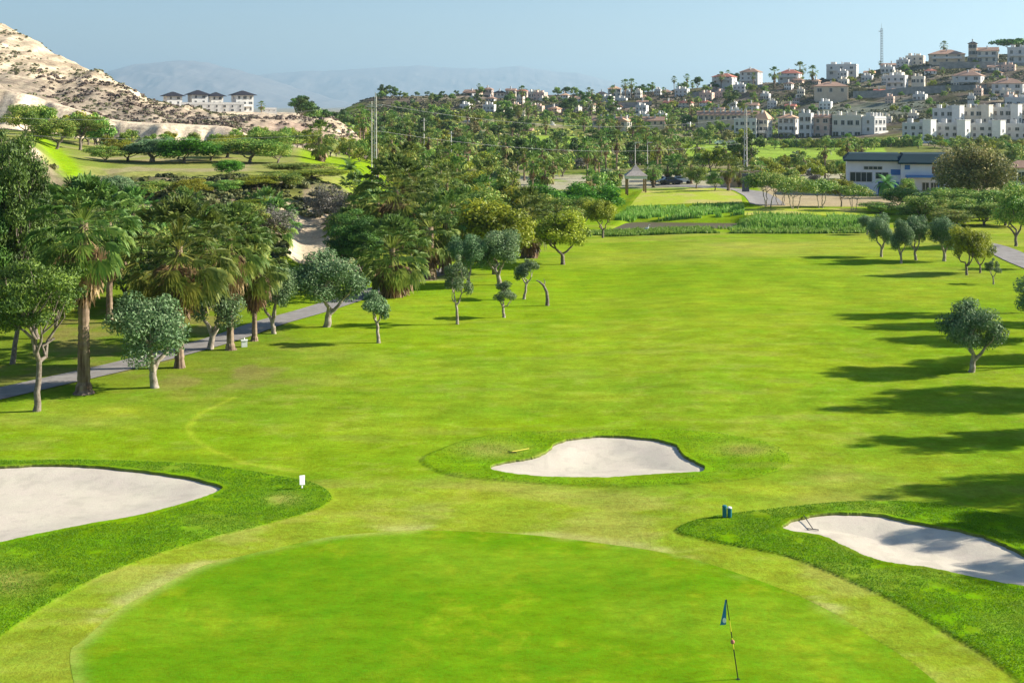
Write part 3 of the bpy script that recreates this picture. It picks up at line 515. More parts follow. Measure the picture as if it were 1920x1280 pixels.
def fan(rg, base, az, el, Lp, Rf, K, droop, tint, seg=2):
    # one palmate leaf: petiole then blades spread round its tip
    u = np.array((math.cos(az)*math.cos(el), math.sin(az)*math.cos(el), math.sin(el))); side = np.array((-math.sin(az), math.cos(az), 0.0)); g = np.array((0, 0, -1.0))
    tip = base+u*Lp+g*Lp*droop*0.35; d = u*Lp+g*Lp*droop*0.9; d /= np.linalg.norm(d); nrm = np.cross(side, d)
    V = []; Fq = []; T_ = []
    pw = side*0.035*Rf
    V += [base-pw, base+pw, tip+pw*0.6, tip-pw*0.6]; Fq.append((0, 1, 2, 3)); T_ += [0.75]*4
    for k in range(K):
        a = (k/(K-1)-0.5)*2*rad(95); r = Rf*(0.8+0.25*math.cos(a))*rg.uniform(0.85, 1.08)
        v = d*math.cos(a)+side*math.sin(a)-nrm*0.10*(k % 2); v /= np.linalg.norm(v); wd = np.cross(v, nrm); wd = wd/np.linalg.norm(wd)*r*math.sin(rad(95)/(K-1))*0.46
        m_ = tip+v*r*0.62+g*r*0.05; e = tip+v*r*0.9+g*r*(0.14+droop*0.42)*rg.uniform(0.3, 1.6)+rg.normal(0, 0.03*r, 3)
        n0 = len(V); V += [tip, m_-wd+nrm*0.07*r, m_+wd-nrm*0.05*r, e]; Fq.append((n0, n0+1, n0+3, n0+2)); T_ += [tint+rg.uniform(-0.14, 0.14)]*4
    return V, Fq, T_
def palm_crown(seed, N, K, Lp, Rf, m=0, lo=-45, rg=None, mb=None, z0=0.0):
    rg = rg or np.random.default_rng(seed); mb = mb or MB()
    for i in range(N):
        t = (i+0.5)/N; el = 88-(88-lo)*t**1.12+rg.normal(0, 12); az = i*2.39996+rg.normal(0, 0.2)
        V, Fq, T_ = fan(rg, np.array((0, 0, z0-0.5*t*Rf)), az, rad(el), Lp*(0.75+0.5*math.sin(math.pi*min(t*0.8+0.15, 1))), Rf*rg.uniform(0.85, 1.1), K, 0.15+0.55*t, 0.30+0.28*rg.random()+0.42*max(0, t-0.45)*rg.uniform(0.5, 1.8))
        mb.add(V, Fq, m, np.clip(T_, 0, 1))
    return mb
def palm_skirt(seed, N, K, Lp, Rf, drop, m=0, mb=None, z0=0.0):
    rg = np.random.default_rng(seed); mb = mb or MB()
    for i in range(N):
        t = rg.random(); el = -32-48*t+rg.normal(0, 7); V, Fq, T_ = fan(rg, np.array((0, 0, z0-0.35-drop*t)), rg.random()*6.283, rad(el), Lp*rg.uniform(0.6, 1.0), Rf*rg.uniform(0.7, 1.0), K, 0.6, rg.uniform(0.15, 0.85)); mb.add(V, Fq, m, np.clip(T_, 0, 1))
    return mb
def palm_trunk(seed, hh=1.0, r0=0.27, r1=0.17, base=1.35):
    rg = np.random.default_rng(seed); mb = MB(); k = 44; z = np.linspace(-0.03, 1, k); pts = np.column_stack([0.012*np.sin(z*3+seed)*8*hh/8, 0.01*np.cos(z*2.3)*hh*0.1, z*hh])
    r = r0+(r1-r0)*np.clip(z, 0, 1)**0.6; r[:4] *= np.array([base, base*0.95, 1+(base-1)*0.5, 1+(base-1)*0.2]); r *= 1+0.10*(np.arange(k) % 2)+rg.uniform(-0.05, 0.05, k)
    mb.tube(pts, r, 11)
    return mb.build('trunk', [M['palmbark']])
PCR = [palm_crown(s, 130, 21, 1.45, 0.76, 0, -54).build('crown', [LM['palm']]) for s in (1, 2, 3)]
PSK = [palm_skirt(s, 90, 11, 1.0, 0.85, d).build('dead_fronds', [LM['dead']]) for s, d in ((4, 1.2), (5, 2.4))]
PTR = [palm_trunk(s, base=b_) for s, b_ in ((1, 1.7), (2, 1.3))]
PCM = [palm_crown(s, 70, 11, 1.4, 0.80, 0, -55).build('crown', [LM['palm']]) for s in (11, 12)]
PSM = [palm_skirt(s, 34, 7, 0.9, 0.8, 1.5).build('dead_fronds', [LM['dead']]) for s in (13,)]
def far_palm(seed, H, skirt):
    mb = palm_crown(seed, 26, 6, 1.1, 1.05, 0, z0=H); palm_skirt(seed+1, 24, 5, 0.8, 0.75, skirt, 1, mb, z0=H)
    mb.tube([(0, 0, -0.3), (0.03, 0, H*0.5), (0, 0, H)], [0.26, 0.2, 0.17], 6, 2); return mb.build('fan_palm', [LM['palm'], LM['dead'], M['palmbark']])
FP = [(far_palm(20+i, h, s), h+1.6, 3.9) for i, (h, s) in enumerate([(6.5, 1.2), (5.0, 2.0), (8.0, 1.6), (4.0, 0.7)])]
def date_crown(seed, N=44, Lf=2.9, K=24, mb=None, z0=0.0, m=0):
    rg = np.random.default_rng(seed); mb = mb or MB()
    for i in range(N):
        t = (i+0.5)/N; el = rad(80-115*t+rg.normal(0, 5)); az = i*2.39996; u = np.array((math.cos(az), math.sin(az), 0)); side = np.array((-math.sin(az), math.cos(az), 0)); L = Lf*rg.uniform(0.85, 1.1)
        p = np.array((0, 0, z0)); e = el; pts = [p]
        for k in range(8): p = p+(u*math.cos(e)+np.array((0, 0, math.sin(e))))*L/8; e -= rad(11); pts.append(p)
        pts = np.array(pts); s = np.linspace(0.12, 1, K); V = []; Fq = []
        for q in s:
            c = np.array([np.interp(q*8, range(9), pts[:, j]) for j in range(3)]); d = np.array([np.interp(min(q*8+0.3, 8), range(9), pts[:, j]) for j in range(3)])-c+1e-6; d /= np.linalg.norm(d)
            ll = 0.5*math.sin(math.pi*min(q*0.85+0.12, 1))+0.08
            for sg in (-1, 1):
                tipv = c+(side*sg*0.8+d*0.6+np.array((0, 0, 0.25-0.4*q)))*ll; wv = d*0.035*Lf/2.9*1.4; n0 = len(V); V += [c-wv, c+wv, tipv+wv*0.3, tipv-wv*0.3]; Fq.append((n0, n0+1, n0+2, n0+3))
        mb.add(V, Fq, m, np.clip(rg.uniform(0.3, 0.8)+rg.normal(0, 0.08, len(V)), 0, 1))
    return mb
DCR = date_crown(31).build('crown', [LM['date']])
TREES = {}
def extent(me):
    c = np.empty(len(me.vertices)*3, np.float32); me.vertices.foreach_get('co', c); c = c.reshape(-1, 3)
    return float(np.percentile(c[:, 2], 99.7)), float(2*np.percentile(np.hypot(c[:, 0], c[:, 1]), 97))
def reg(key, n, **kw):
    k0 = len(TREES)*31+3; L = [tree_meshes('tree', seed=s*7+k0, **kw) for s in range(n)]; TREES[key] = [(q, *extent(q[1])) for q in L]
reg('olive', 4, H=4.0, Wd=3.6, tf=0.20, ncl=30, nl=17000, ls=0.062, leaf=LM['olive'], bark=M['barkw'], tr=0.042, flat=0.9, asp=0.42)
reg('olive_s', 3, H=3.0, Wd=2.2, tf=0.36, ncl=14, nl=4600, ls=0.058, leaf=LM['olive'], bark=M['barkw'], tr=0.032, flat=0.9, asp=0.42, lean=0.25)
reg('pine', 2, H=12.0, Wd=9.0, tf=0.14, ncl=70, nl=42000, ls=0.125, leaf=LM['pine'], bark=M['bark'], tr=0.022, flat=0.45, asp=0.32, forks=6)
reg('pinel', 2, H=6.5, Wd=5.2, tf=0.36, ncl=30, nl=16000, ls=0.075, leaf=LM['pinel'], bark=M['bark'], tr=0.023, flat=0.38, asp=0.32, forks=6)
reg('lime', 3, H=6.0, Wd=6.0, tf=0.22, ncl=26, nl=10000, ls=0.115, leaf=LM['lime'], bark=M['bark'], tr=0.03, flat=0.8)
reg('bushy', 3, H=6.0, Wd=6.2, tf=0.18, ncl=28, nl=10000, ls=0.115, leaf=LM['bushy'], bark=M['bark'], tr=0.03, flat=0.8)
reg('bright', 2, H=5.0, Wd=6.0, tf=0.12, ncl=28, nl=6000, ls=0.14, leaf=LM['bright'], bark=M['bark'], tr=0.03, flat=0.8)
reg('grey', 2, H=3.5, Wd=5.0, tf=0.05, ncl=24, nl=5000, ls=0.10, leaf=LM['grey'], bark=M['bark'], tr=0.02, flat=0.8, asp=0.3)
reg('brown', 1, H=9.0, Wd=12.0, tf=0.1, ncl=46, nl=16000, ls=0.17, leaf=LM['brown'], bark=M['bark'], tr=0.03, flat=0.8)
reg('umb', 2, H=4.6, Wd=7.0, tf=0.45, ncl=24, nl=5000, ls=0.12, leaf=LM['bushy'], bark=M['barkw'], tr=0.022, flat=0.5, stems=3)
def regfar(key, n, **kw):
    k0 = len(TREES)*17+5; L = [tree_meshes('tree', seed=s*11+k0, one=True, **kw) for s in range(n)]; TREES[key] = [(q, *extent(q)) for q in L]
regfar('f_lime', 3, H=5.0, Wd=6.0, tf=0.15, ncl=14, nl=2000, ls=0.20, leaf=LM['lime'], bark=M['bark'])
regfar('f_bushy', 4, H=5.5, Wd=6.0, tf=0.15, ncl=14, nl=2200, ls=0.20, leaf=LM['bushy'], bark=M['bark'])
regfar('f_olive', 2, H=4.0, Wd=4.6, tf=0.2, ncl=12, nl=1800, ls=0.17, leaf=LM['olive'], bark=M['bark'])
regfar('f_pine', 3, H=8.0, Wd=8.0, tf=0.15, ncl=16, nl=3000, ls=0.23, leaf=LM['pine'], bark=M['bark'], flat=0.6)
regfar('f_bright', 2, H=3.4, Wd=6.0, tf=0.05, ncl=14, nl=2000, ls=0.18, leaf=LM['bright'], bark=M['bark'])
regfar('f_umb', 2, H=8.0, Wd=10.0, tf=0.62, ncl=16, nl=1200, ls=0.34, leaf=LM['pine'], bark=M['bark'], flat=0.4)
regfar('f_brown', 2, H=4.5, Wd=5.5, tf=0.12, ncl=14, nl=2000, ls=0.19, leaf=LM['brown'], bark=M['bark'])
regfar('f_grey', 2, H=2.6, Wd=4.2, tf=0.02, ncl=10, nl=1400, ls=0.16, leaf=LM['grey'], bark=M['bark'])
rnd = random.Random(7)
NAMES = dict(olive='olive_tree', olive_s='olive_tree', pine='pine_tree', pinel='pine_tree', lime='other_broadleaf_tree', bushy='broadleaf_tree', bright='broadleaf_tree', grey='bush', brown='broadleaf_tree', umb='other_broadleaf_tree')  # lime trees: yellow-green broadleaf trees of unknown species
def base_of(px, pyb, Y):
    if Y is None: return gnd(px, pyb)
    x = (px-CX)/F*Y; return x, Y, hz(x, Y)
def T(kind, px, pyb, pyt, wpx, label, Y=None, v=None, group=None, cat='tree'):
    x, Yv, z = base_of(px, pyb, Y); H = CAMH-(pyt-HY)*Yv/F-z; Wd = wpx*Yv/F
    L = TREES[kind]; (tm, cm), H0, W0 = L[(v if v is not None else rnd.randrange(len(L)))]
    r = bpy.data.objects.new(NAMES[kind], None); COL.objects.link(r); r.location = (x, Yv, z-0.02); r.rotation_euler = (0, 0, rnd.uniform(0, 6.28) if kind != 'olive_s' else rnd.choice([0, 0.5, 2.9]))
    s = (Wd/W0, Wd/W0, H/H0)
    ob('trunk', tm, r, sc=s); ob('crown', cm, r, sc=s); tag(r, label, cat, group); return r
def PALM(px, pyb, pyt, wpx, label, Y=None, v=0, skirt=0, mid=False, group='tall fan palms among the left-hand trees', thick=1.0, trunk_r=1.0, skl=1.0):
    x, Yv, z = base_of(px, pyb, Y); H = CAMH-(pyt-HY)*Yv/F-z; k = wpx*Yv/F/3.85; th = H-2.05*k
    r = bpy.data.objects.new('fan_palm', None); COL.objects.link(r); r.location = (x, Yv, z-0.02); r.rotation_euler = (0, 0, rnd.uniform(0, 6.28))
    ob('trunk', PTR[v % 2], r, sc=(thick, thick, th)); ob('crown', (PCM if mid else PCR)[v % (2 if mid else 3)], r, (0, 0, th), sc=k)
    if skirt: ob('dead_fronds', PSM[0] if mid else PSK[skirt-1], r, (0, 0, th-0.2), sc=(k, k, k*skl))
    tag(r, label, 'palm tree', group); return r
def DATE(px, pyb, pyt, wpx, label, Y=None):
    x, Yv, z = base_of(px, pyb, Y); H = CAMH-(pyt-HY)*Yv/F-z; k = wpx*Yv/F/4.6; th = max(H-1.9*k, 0.3)
    r = bpy.data.objects.new('date_palm', None); COL.objects.link(r); r.location = (x, Yv, z-0.02)
    ob('trunk', PTR[1], r, sc=(1.1, 1.1, th)); ob('crown', DCR, r, (0, 0, th), sc=k); tag(r, label, 'palm tree', 'date palms'); return r

# ---------------------------------------------------------------- trees placed one by one (photo pixel of base, top row, width)
PALM(157,738,322,170,'big shaggy fan palm with a thick scarred base beside the path at far left', v=0, skirt=1, thick=1.25)
PALM(336,690,362,185,'shaggy fan palm rising behind the leaning pale-trunked olive', v=1, skirt=2, thick=1.0, skl=0.62)
PALM(432,657,375,130,'fan palm with short pale-grey trunk, left of the slim dark-trunked palm', v=2, skirt=1, thick=0.85)
PALM(477,640,425,110,'fan palm on a slim straight dark trunk near the white marker box', v=0, skirt=1, thick=0.65)
PALM(735,556,398,125,'fan palm with brown dead fronds behind the small lone olive', v=1, skirt=1, thick=1.2)
PALM(742,520,284,130,'tallest fan palm in the left belt, crown below the white power pole', v=2, skirt=2, thick=1.2, Y=112, skl=0.7)
PALM(708,540,330,90,'fan palm half hidden left of the tallest palm', v=0, skirt=1, Y=116, mid=True)
PALM(835,514,352,105,'fan palm with rusty brown skirt right of the bare bank', v=1, skirt=1, thick=1.3, mid=True)
PALM(806,524,375,95,'fan palm with stout dark trunk stub left of the rusty-skirted palm', v=0, skirt=1, thick=1.7, mid=True)
PALM(986,482,345,95,'fan palm with dark shaggy trunk behind the yellow-green trees', v=1, skirt=1, thick=1.5, mid=True)
PALM(999,484,368,80,'lower fan palm joined close to the dark shaggy-trunked palm', v=0, skirt=1, thick=1.2, mid=True)
for px_, Y_, pt_, wd_, lb_ in [(205,86,352,120,'between the two shaggiest palms, set back'),(385,90,380,110,'behind the short pale-trunked palm, set back'),(250,104,345,100,'high behind the two shaggiest palms'),(62,98,340,120,'between the big dark pine and the thick-based palm'),(515,122,366,90,'left of the bare grey bush on the bank'),(345,118,345,90,'on the bank foot behind the second shaggy palm'),(665,132,318,80,'left of the tallest palm, at the back'),(800,128,330,85,'just right of the tallest palm'),(870,128,345,80,'behind the rusty-skirted palm'),(945,150,338,75,'between the yellow-green belt trees')]:
    PALM(px_, 0, pt_, wd_, 'fan palm '+lb_, v=px_ % 3, skirt=1, Y=Y_, mid=(Y_ > 100), thick=0.9)
PALM(500,470,345,95,'fan palm on the scrubby bank above the pale rock face', v=0, skirt=1, Y=127, mid=True)
PALM(600,312,222,62,'thick-skirted fan palm standing on the bright upper lawn', v=1, skirt=1, Y=200, mid=True, thick=1.7)
DATE(655,345,300,62,'small date palm on the bright upper lawn', Y=185)
PALM(765,455,262,80,'fan palm behind and right of the tallest palm', v=1, skirt=1, Y=138, mid=True)
PALM(838,440,300,80,'slender fan palm in the thick of the belt', v=0, skirt=1, Y=145, mid=True)
PALM(905,420,325,75,'fan palm above the yellow-green tree in the belt', v=1, skirt=1, Y=150, mid=True)
PALM(690,430,345,80,'low fan palm between dark pines left of the belt', v=0, skirt=1, Y=128, mid=True)
PALM(650,420,385,80,'short fan palm in front of the dark pines', v=1, skirt=0, Y=118, mid=True)
T('pine',22,683,250,150,'big dark pine filling the left edge', v=0); T('pine',-70,700,300,150,'dark pine just cut off by the left edge', v=1)
T('pinel',68,771,486,190,'green pine on a slender pale trunk, nearest tree at lower left', v=0)
T('pinel',-60,760,500,200,'green pine mostly outside the left edge', v=1)
T('olive',290,727,552,150,'leaning olive tree with pale twisted trunk beside the shaggy palms', v=0); T('olive',392,655,512,125,'dense grey-green olive behind the short pale palm trunk', v=1)
T('olive',515,626,500,85,'round olive tree beside the cart path, right of the slim palm', v=2); T('olive',612,613,470,138,'broad many-stemmed olive tree in the middle of the left row', v=3)
T('olive_s',710,643,545,66,'small lone olive with straight dark trunk on the lawn', v=0); T('olive_s',858,608,478,62,'tall thin olive with forked trunk', v=1)
T('olive_s',945,596,527,50,'small forked olive with sparse crown', v=2); T('olive_s',982,561,486,52,'little leaning olive beside the bare bent trunk', v=0)
T('olive',938,535,430,95,'grey-green olive behind the small forked ones', v=1); T('olive',880,540,440,70,'grey-green olive between the tall thin olive and the palms', v=2)
T('lime',928,515,376,140,'round yellow-green tree rising behind the olives', v=0); T('lime',1056,496,395,115,'yellow-green tree on a short leaning trunk at the lawn edge', v=1)
T('lime',1130,446,374,72,'last yellow-green tree before the reeds', v=2)
T('pine',672,578,395,110,'dark green conifer left of the brown-fronded palm', v=1, Y=103); T('bushy',665,500,400,100,'dark bushy tree above the path', Y=114)
T('bushy',770,500,430,110,'dark bushy tree below the tallest palm', Y=116)
for px_, Y_, pt_, wd_, lb_ in [(70,80,500,140,'behind the nearest slender-trunked pine'),(150,90,470,130,'right behind the thick-based palm trunk'),(290,90,520,110,'behind the leaning olive crown'),(400,93,455,130,'behind the short pale palm trunk crown'),(475,97,450,110,'behind the slim dark palm trunk crown'),(330,96,430,140,'high between the second and third palm crowns')]:
    T('bushy', px_, 0, pt_, wd_, 'dense shady tree '+lb_, Y=Y_, group='shady trees behind the palm row')
T('bushy',20,640,470,120,'dark bushy tree behind the big pine', Y=86); T('bushy',110,600,430,150,'dark bushy tree behind the thick-based palm', Y=92)
T('bushy',230,560,460,150,'dark bushy tree between the two shaggiest palms', Y=95); T('bushy',380,560,470,120,'dark bushy tree behind the dense olive', Y=97); T('bushy',470,560,480,110,'dark bushy tree behind the slim palm', Y=99)
T('grey',612,422,345,90,'bare grey bush on top of the pale rock face', v=0, cat='bush'); T('grey',500,440,385,110,'bare grey bush left of the rock-face palm', v=1, cat='bush'); T('grey',640,455,385,60,'bare grey bush at the right of the rock face', v=1, cat='bush')
T('lime',590,400,318,150,'wide yellow-green tree on the bank top', Y=150); T('bushy',560,380,305,130,'olive-green rounded tree above the bank', Y=160); T('lime',470,372,328,110,'yellow-flowering low tree at the bank edge', Y=147)
T('bright',432,342,300,62,'compact bright green bush at the edge of the upper field', Y=152); T('lime',700,430,352,80,'yellow-green tree left of the tallest palm', Y=135)
T('bushy',905,440,355,120,'dark rounded tree in the belt right of the rusty palm', Y=132); T('bushy',1030,430,365,110,'dark tree behind the dark shaggy palm', Y=148); T('bright',1000,400,345,95,'bright green tree at the back of the belt', Y=175)
T('bright',1075,400,344,110,'bright green tree beside the end of the belt', Y=172); T('bright',1130,400,348,90,'bright green tree nearest the kiosk', Y=178); T('lime',880,400,322,100,'pale yellow-green tree in the rear belt', Y=165)
T('lime',960,400,350,90,'yellow-green tree left of the shaggy palm crown', Y=150); T('bushy',830,420,330,110,'dark green tree between the belt palms', Y=150); T('bushy',760,420,350,110,'shady dark tree behind the tallest palm', Y=142); T('bushy',1090,430,370,90,'olive-green tree behind the leaning yellow-green one', Y=152)
for i, (px_, Y_, pt_, wd_, kd_) in enumerate([(130,118,345,110,'bushy'),(215,126,330,90,'olive'),(285,130,338,80,'bushy'),(355,128,336,80,'lime'),(420,134,338,75,'bushy'),(480,138,330,90,'lime'),(525,140,322,80,'bushy'),(250,112,385,100,'bushy'),(390,114,385,100,'olive'),(460,118,380,100,'bushy'),(160,108,400,110,'pinel'),(320,108,400,100,'bushy'),(470,126,372,80,'lime')]):
    T(kd_, px_, 0, pt_, wd_, '%s tree on the left bank, %s from the left' % ({'bushy':'dark green','olive':'grey-green','lime':'yellow-green','pinel':'fine-needled'}[kd_], ['first','fourth','sixth','eighth','tenth','twelfth','thirteenth','fifth','ninth','eleventh','second','seventh','last'][i]), Y=Y_, group='trees on the left bank')
# upper field on the left
T('bushy',45,262,196,85,'large tree at the foot of the bare hill, far left', Y=200); T('bushy',105,285,222,90,'dark round tree right of the large far-left tree', Y=188); T('pinel',150,290,218,85,'tall green tree beside the cream cliff', Y=195, v=1)
for i, (px, pt, wd, kd, Yv) in enumerate([(195,275,50,'bushy',175),(240,270,55,'lime',180),(285,262,70,'olive',178),(345,260,85,'bright',176),(395,268,60,'bushy',182),(425,262,60,'lime',190),(470,262,75,'bushy',178),(500,248,85,'bushy',205),(445,256,60,'lime',205),(520,270,50,'bushy',180)]):
    T(kd, px, 0, pt-3, wd*1.5, '%s tree in the row on the upper field, %s from the left' % ({'bushy':'dark green','lime':'yellow-green','olive':'grey-green','bright':'bright green'}[kd], ['first','second','third','fourth','fifth','sixth','eighth','ninth','seventh','tenth'][i]), Y=Yv, group='trees on the upper left field')
# right side
T('olive',1821,699,563,112,'lone round olive tree on the right lawn', v=3); T('olive',1965,640,520,110,'olive tree just cut off by the right edge', v=1); T('olive_s',1863,533,484,34,'tiny sapling at the right near the path')
T('lime',1813,516,424,68,'yellow-green tree with double trunk at right', v=0); T('lime',1838,512,434,52,'smaller yellow-green tree joined right of the double-trunked one', v=1)
for i, (px, pb, pt, wd, kd) in enumerate([(1652,482,395,60,'umb'),(1690,494,405,52,'umb'),(1718,488,398,62,'umb'),(1770,490,400,72,'umb'),(1625,440,398,40,'umb')]):
    T('olive', px, pb, pt+6, wd*0.85, ['slim grey-green tree, left one of the thin-trunked trio at right','slim grey-green tree, middle of the thin-trunked trio','slim grey-green tree, right one of the thin-trunked trio','grey-green tree left of the double-trunked tree','small tree at the right end of the reeds'][i])
T('brown',1830,395,272,160,'huge rusty-brown tree covering the right end of the clubhouse', v=0); T('bushy',1905,462,342,95,'tall dark tree at the right edge behind the path', v=1); T('bushy',1765,420,352,130,'dark tree in front of the rusty-brown tree', Y=165)
T('bushy',1690,400,352,80,'round green tree below the clubhouse entrance', Y=175); T('bushy',1850,425,356,110,'green tree in front of the rusty-brown one', Y=160); T('lime',1845,445,385,75,'light green bush by the right path', Y=152); T('lime',1960,430,330,110,'tree beyond the right edge by the path', Y=165)
T('bushy',1735,430,366,90,'dark low tree left of the right path', Y=158); T('bushy',1808,440,370,90,'dark low tree right of its dark twin', Y=155); T('bushy',1703,372,335,40,'rounded olive-green bush at the clubhouse front', Y=196)
for i, (px, pb, pt, wd) in enumerate([(1440,388,322,95),(1490,392,330,90),(1540,390,335,85),(1465,385,325,80),(1600,395,345,70)]):
    T('umb', px, pb, pt, wd, 'flat-topped acacia with thin stems on brown soil, %s from the left' % ['first','third','fourth','second','fifth'][i], group='acacias left of the clubhouse')
for px_, Y_, pt_, wd_, lb_ in [(1650,168,378,80,'nearest the reed bed end'),(1718,160,380,95,'second from the reed bed end'),(1785,150,392,95,'behind the double-trunked tree'),(1885,152,378,100,'beside the right path')]:
    T('bushy', px_, 0, pt_, wd_, 'full dark green tree in the right-hand clump, '+lb_, Y=Y_, group='tree clump at the right')
T('lime',1578,388,336,55,'bright yellow-flowering tree left of the clubhouse corner', v=2)
DATE(1662,372,325,48,'small date palm in front of the blue clubhouse door', Y=196)
for px, pb, pt, wd, lab in [(1366,358,284,42,'fan palm with tall slim trunk left of the grey power pole'),(1387,352,302,34,'fan palm right behind the slim-trunked one'),(1410,350,308,36,'fan palm right of the grey power pole'),(1252,345,290,34,'fan palm behind the dark parked car'),(1272,345,288,34,'fan palm right of the dark parked car'),(1296,345,292,30,'fan palm right of the car park pair'),(1225,352,300,32,'short fan palm right of the kiosk')]:
    PALM(px, pb, pt, wd, lab, mid=True, skirt=1, v=0, group='palms round the car park')
T('bushy',1306,354,312,50,'dark bush at the rear of the pale tee lawn', v=0, cat='bush'); T('bushy',1340,358,322,36,'small bush right of the dark bush', v=1, cat='bush'); T('bushy',1225,350,315,32,'dark bush beside the kiosk', v=2, cat='bush')
# trees outside the right edge whose shadows cross the lawn
for i, (tx, ty, H, kd) in enumerate([(1545,706,10,'pinel'),(1555,776,12,'pine'),(1560,604,10,'pinel'),(1640,650,9,'pinel'),(1608,840,9.5,'pinel'),(1650,938,9.5,'pinel'),(1690,1008,6.5,'pinel'),(1770,1082,8.5,'pinel'),(1655,512,6,'pinel'),(1600,625,9,'pine'),(1640,750,9,'pinel'),(1750,1000,8,'pine'),(1800,985,9,'pinel'),(1700,690,8,'pine'),(1860,620,9,'pine'),(1750,925,9,'pine'),(1760,835,9,'pine')]):
    X, Yv = g0(tx, ty); L_ = H/math.tan(rad(SUN_EL)); X += L_*math.cos(rad(SUN_AZ)); Yv += L_*math.sin(rad(SUN_AZ)); X = max(X, Yv*0.4+5)
    T(kd, CX+F*X/Yv, 0, HY+(CAMH-H)*F/Yv, H*0.37*F/Yv, 'pine beyond the right edge casting shadow %s on the lawn' % ['at the lone olive foot','in the widest dark band','in the far upper band','across the olive','above the right bunker','just above the bunker rim','on the bunker sand','on the lower bunker corner','near the sapling','in the second upper band','in the middle band','on the bunker right end','along the bunker back edge','right of the olive','at the upper right','beside the bunker rim band','in the lower lawn band'][i], Y=Yv, group='pines outside the right edge')
# the bare bent trunk
x, Yv, z = gnd(1026, 573); mb = MB(); s = Yv/F
mb.tube([(0, 0, -0.1), (0.02, 0, 12*s), (-1*s, 0, 26*s), (-7*s, 0, 38*s), (-15*s, 0.02, 45*s), (-21*s, 0.05, 47*s)], np.array([4.2, 3.4, 2.9, 2.4, 1.6, 0.8])*s, 8); mb.tube([(-6*s, 0, 37*s), (-4*s, 0.2, 44*s), (-6*s, 0.3, 49*s)], np.array([1.4, 0.8, 0.4])*s, 5)
tag(ob('bare_tree', mb.build('bare_tree', [M['bark']], True), loc=(x, Yv, z)), 'bare bent trunk arching left without leaves on the lawn', 'tree')

# ---------------------------------------------------------------- scattered trees of the valley and slopes; labelled by what they stand by
FILL = []
def fill(kind, x, Yv, sc, wx=1.0, z=None):
    z = hz(x, Yv) if z is None else z
    if kind == 'palm':
        me, H0, W0 = rnd.choice(FP); nm = 'fan_palm'; ph = 'fan palm'
    else:
        me, H0, W0 = rnd.choice(TREES['f_'+kind]); nm, ph = {'lime':('other_broadleaf_tree','yellow-green tree'),'bushy':('broadleaf_tree','dark green tree'),'olive':('olive_tree','grey-green tree'),'pine':('pine_tree','dark pine'),'bright':('bush','bright green bush'),'umb':('umbrella_pine','umbrella-shaped pine'),'grey':('bush','grey dry bush'),'brown':('broadleaf_tree','brownish-green tree')}[kind]
    o = ob(nm, me, None, (x, Yv, z-0.1), rnd.uniform(0, 6.28), (sc*wx, sc*wx, sc)); px, py = proj(x, Yv, z+H0*sc*0.6); FILL.append((o, ph, px, py, 'palm tree' if kind == 'palm' else ('bush' if kind in ('bright', 'grey') else 'tree'), H0*sc))
    return o
def scatter(n, px0, px1, Y0, Y1, mix, s0, s1, avoid=()):
    ks, ws = zip(*mix)
    c = 0; pts = []
    while c < n:
        px = rnd.uniform(px0, px1); Yv = rnd.uniform(Y0, Y1)
        if any(a <= px <= b and y0 <= Yv <= y1 for a, b, y0, y1 in avoid): continue
        x = (px-CX)/F*Yv
        if pts and min(((x-q[0])**2+(Yv-q[1])**2) for q in pts) < 9: 
            c += 0.2; continue
        pts.append((x, Yv)); fill(rnd.choices(ks, ws)[0], x, Yv, rnd.uniform(s0, s1)*(1.15 if Yv > 500 else 1)); c += 1
LAWNS = [(1190,1430,176,268), (1290,1500,335,425), (985,1085,400,470), (1560,1800,170,262), (1395,1660,150,215), (880,960,300,340)]
scatter(46, 700, 1165, 178, 270, [('palm',5),('bushy',3),('lime',3),('bright',1),('olive',1),('brown',1.5)], 0.75, 1.15, LAWNS)
scatter(120, 650, 1400, 268, 400, [('palm',6),('bushy',3),('lime',2.2),('pine',1),('grey',1),('brown',2.5)], 0.7, 1.15, LAWNS)
scatter(90, 650, 1420, 400, 520, [('palm',5),('bushy',4),('lime',1.2),('pine',1.5),('olive',1),('brown',2)], 0.75, 1.2, LAWNS)
scatter(70, 690, 1420, 520, 650, [('palm',2),('bushy',4),('lime',1),('pine',2),('grey',1)], 0.7, 1.15)
scatter(34, 660, 1300, 650, 735, [('bushy',4),('pine',2),('olive',1),('palm',1)], 0.6, 1.0)
scatter(34, 1210, 1620, 262, 332, [('lime',5),('bushy',2),('palm',2),('olive',1)], 0.6, 0.9, LAWNS)
scatter(16, 1420, 1600, 222, 258, [('lime',4),('bushy',2),('palm',2),('grey',1)], 0.6, 0.85)
scatter(60, 1440, 1960, 392, 418, [('lime',3),('bushy',5),('bright',1)], 0.5, 0.85)
scatter(16, 1790, 1960, 230, 380, [('bushy',3),('lime',3)], 0.8, 1.1)
scatter(22, 1290, 1640, 545, 690, [('bushy',5),('lime',2),('grey',1),('palm',.6)], 0.5, 0.85)
scatter(56, 1560, 1960, 490, 690, [('bushy',5),('lime',1.5),('grey',2),('palm',1)], 0.4, 0.75)
scatter(26, 440, 680, 228, 262, [('bushy',5),('lime',2)], 0.5, 0.8)
scatter(20, 180, 520, 205, 228, [('bushy',4),('lime',2),('olive',1)], 0.4, 0.58)
scatter(9, 180, 450, 226, 232, [('bushy',2),('grey',4),('olive',2)], 0.4, 0.65)
scatter(16, 555, 645, 420, 520, [('pine',4),('bushy',2)], 0.9, 1.2)
scatter(14, 60, 185, 205, 238, [('bushy',3),('lime',2)], 0.8, 1.1)
scatter(14, 1190, 1420, 660, 760, [('bushy',4),('pine',2),('palm',2)], 0.7, 1.0)
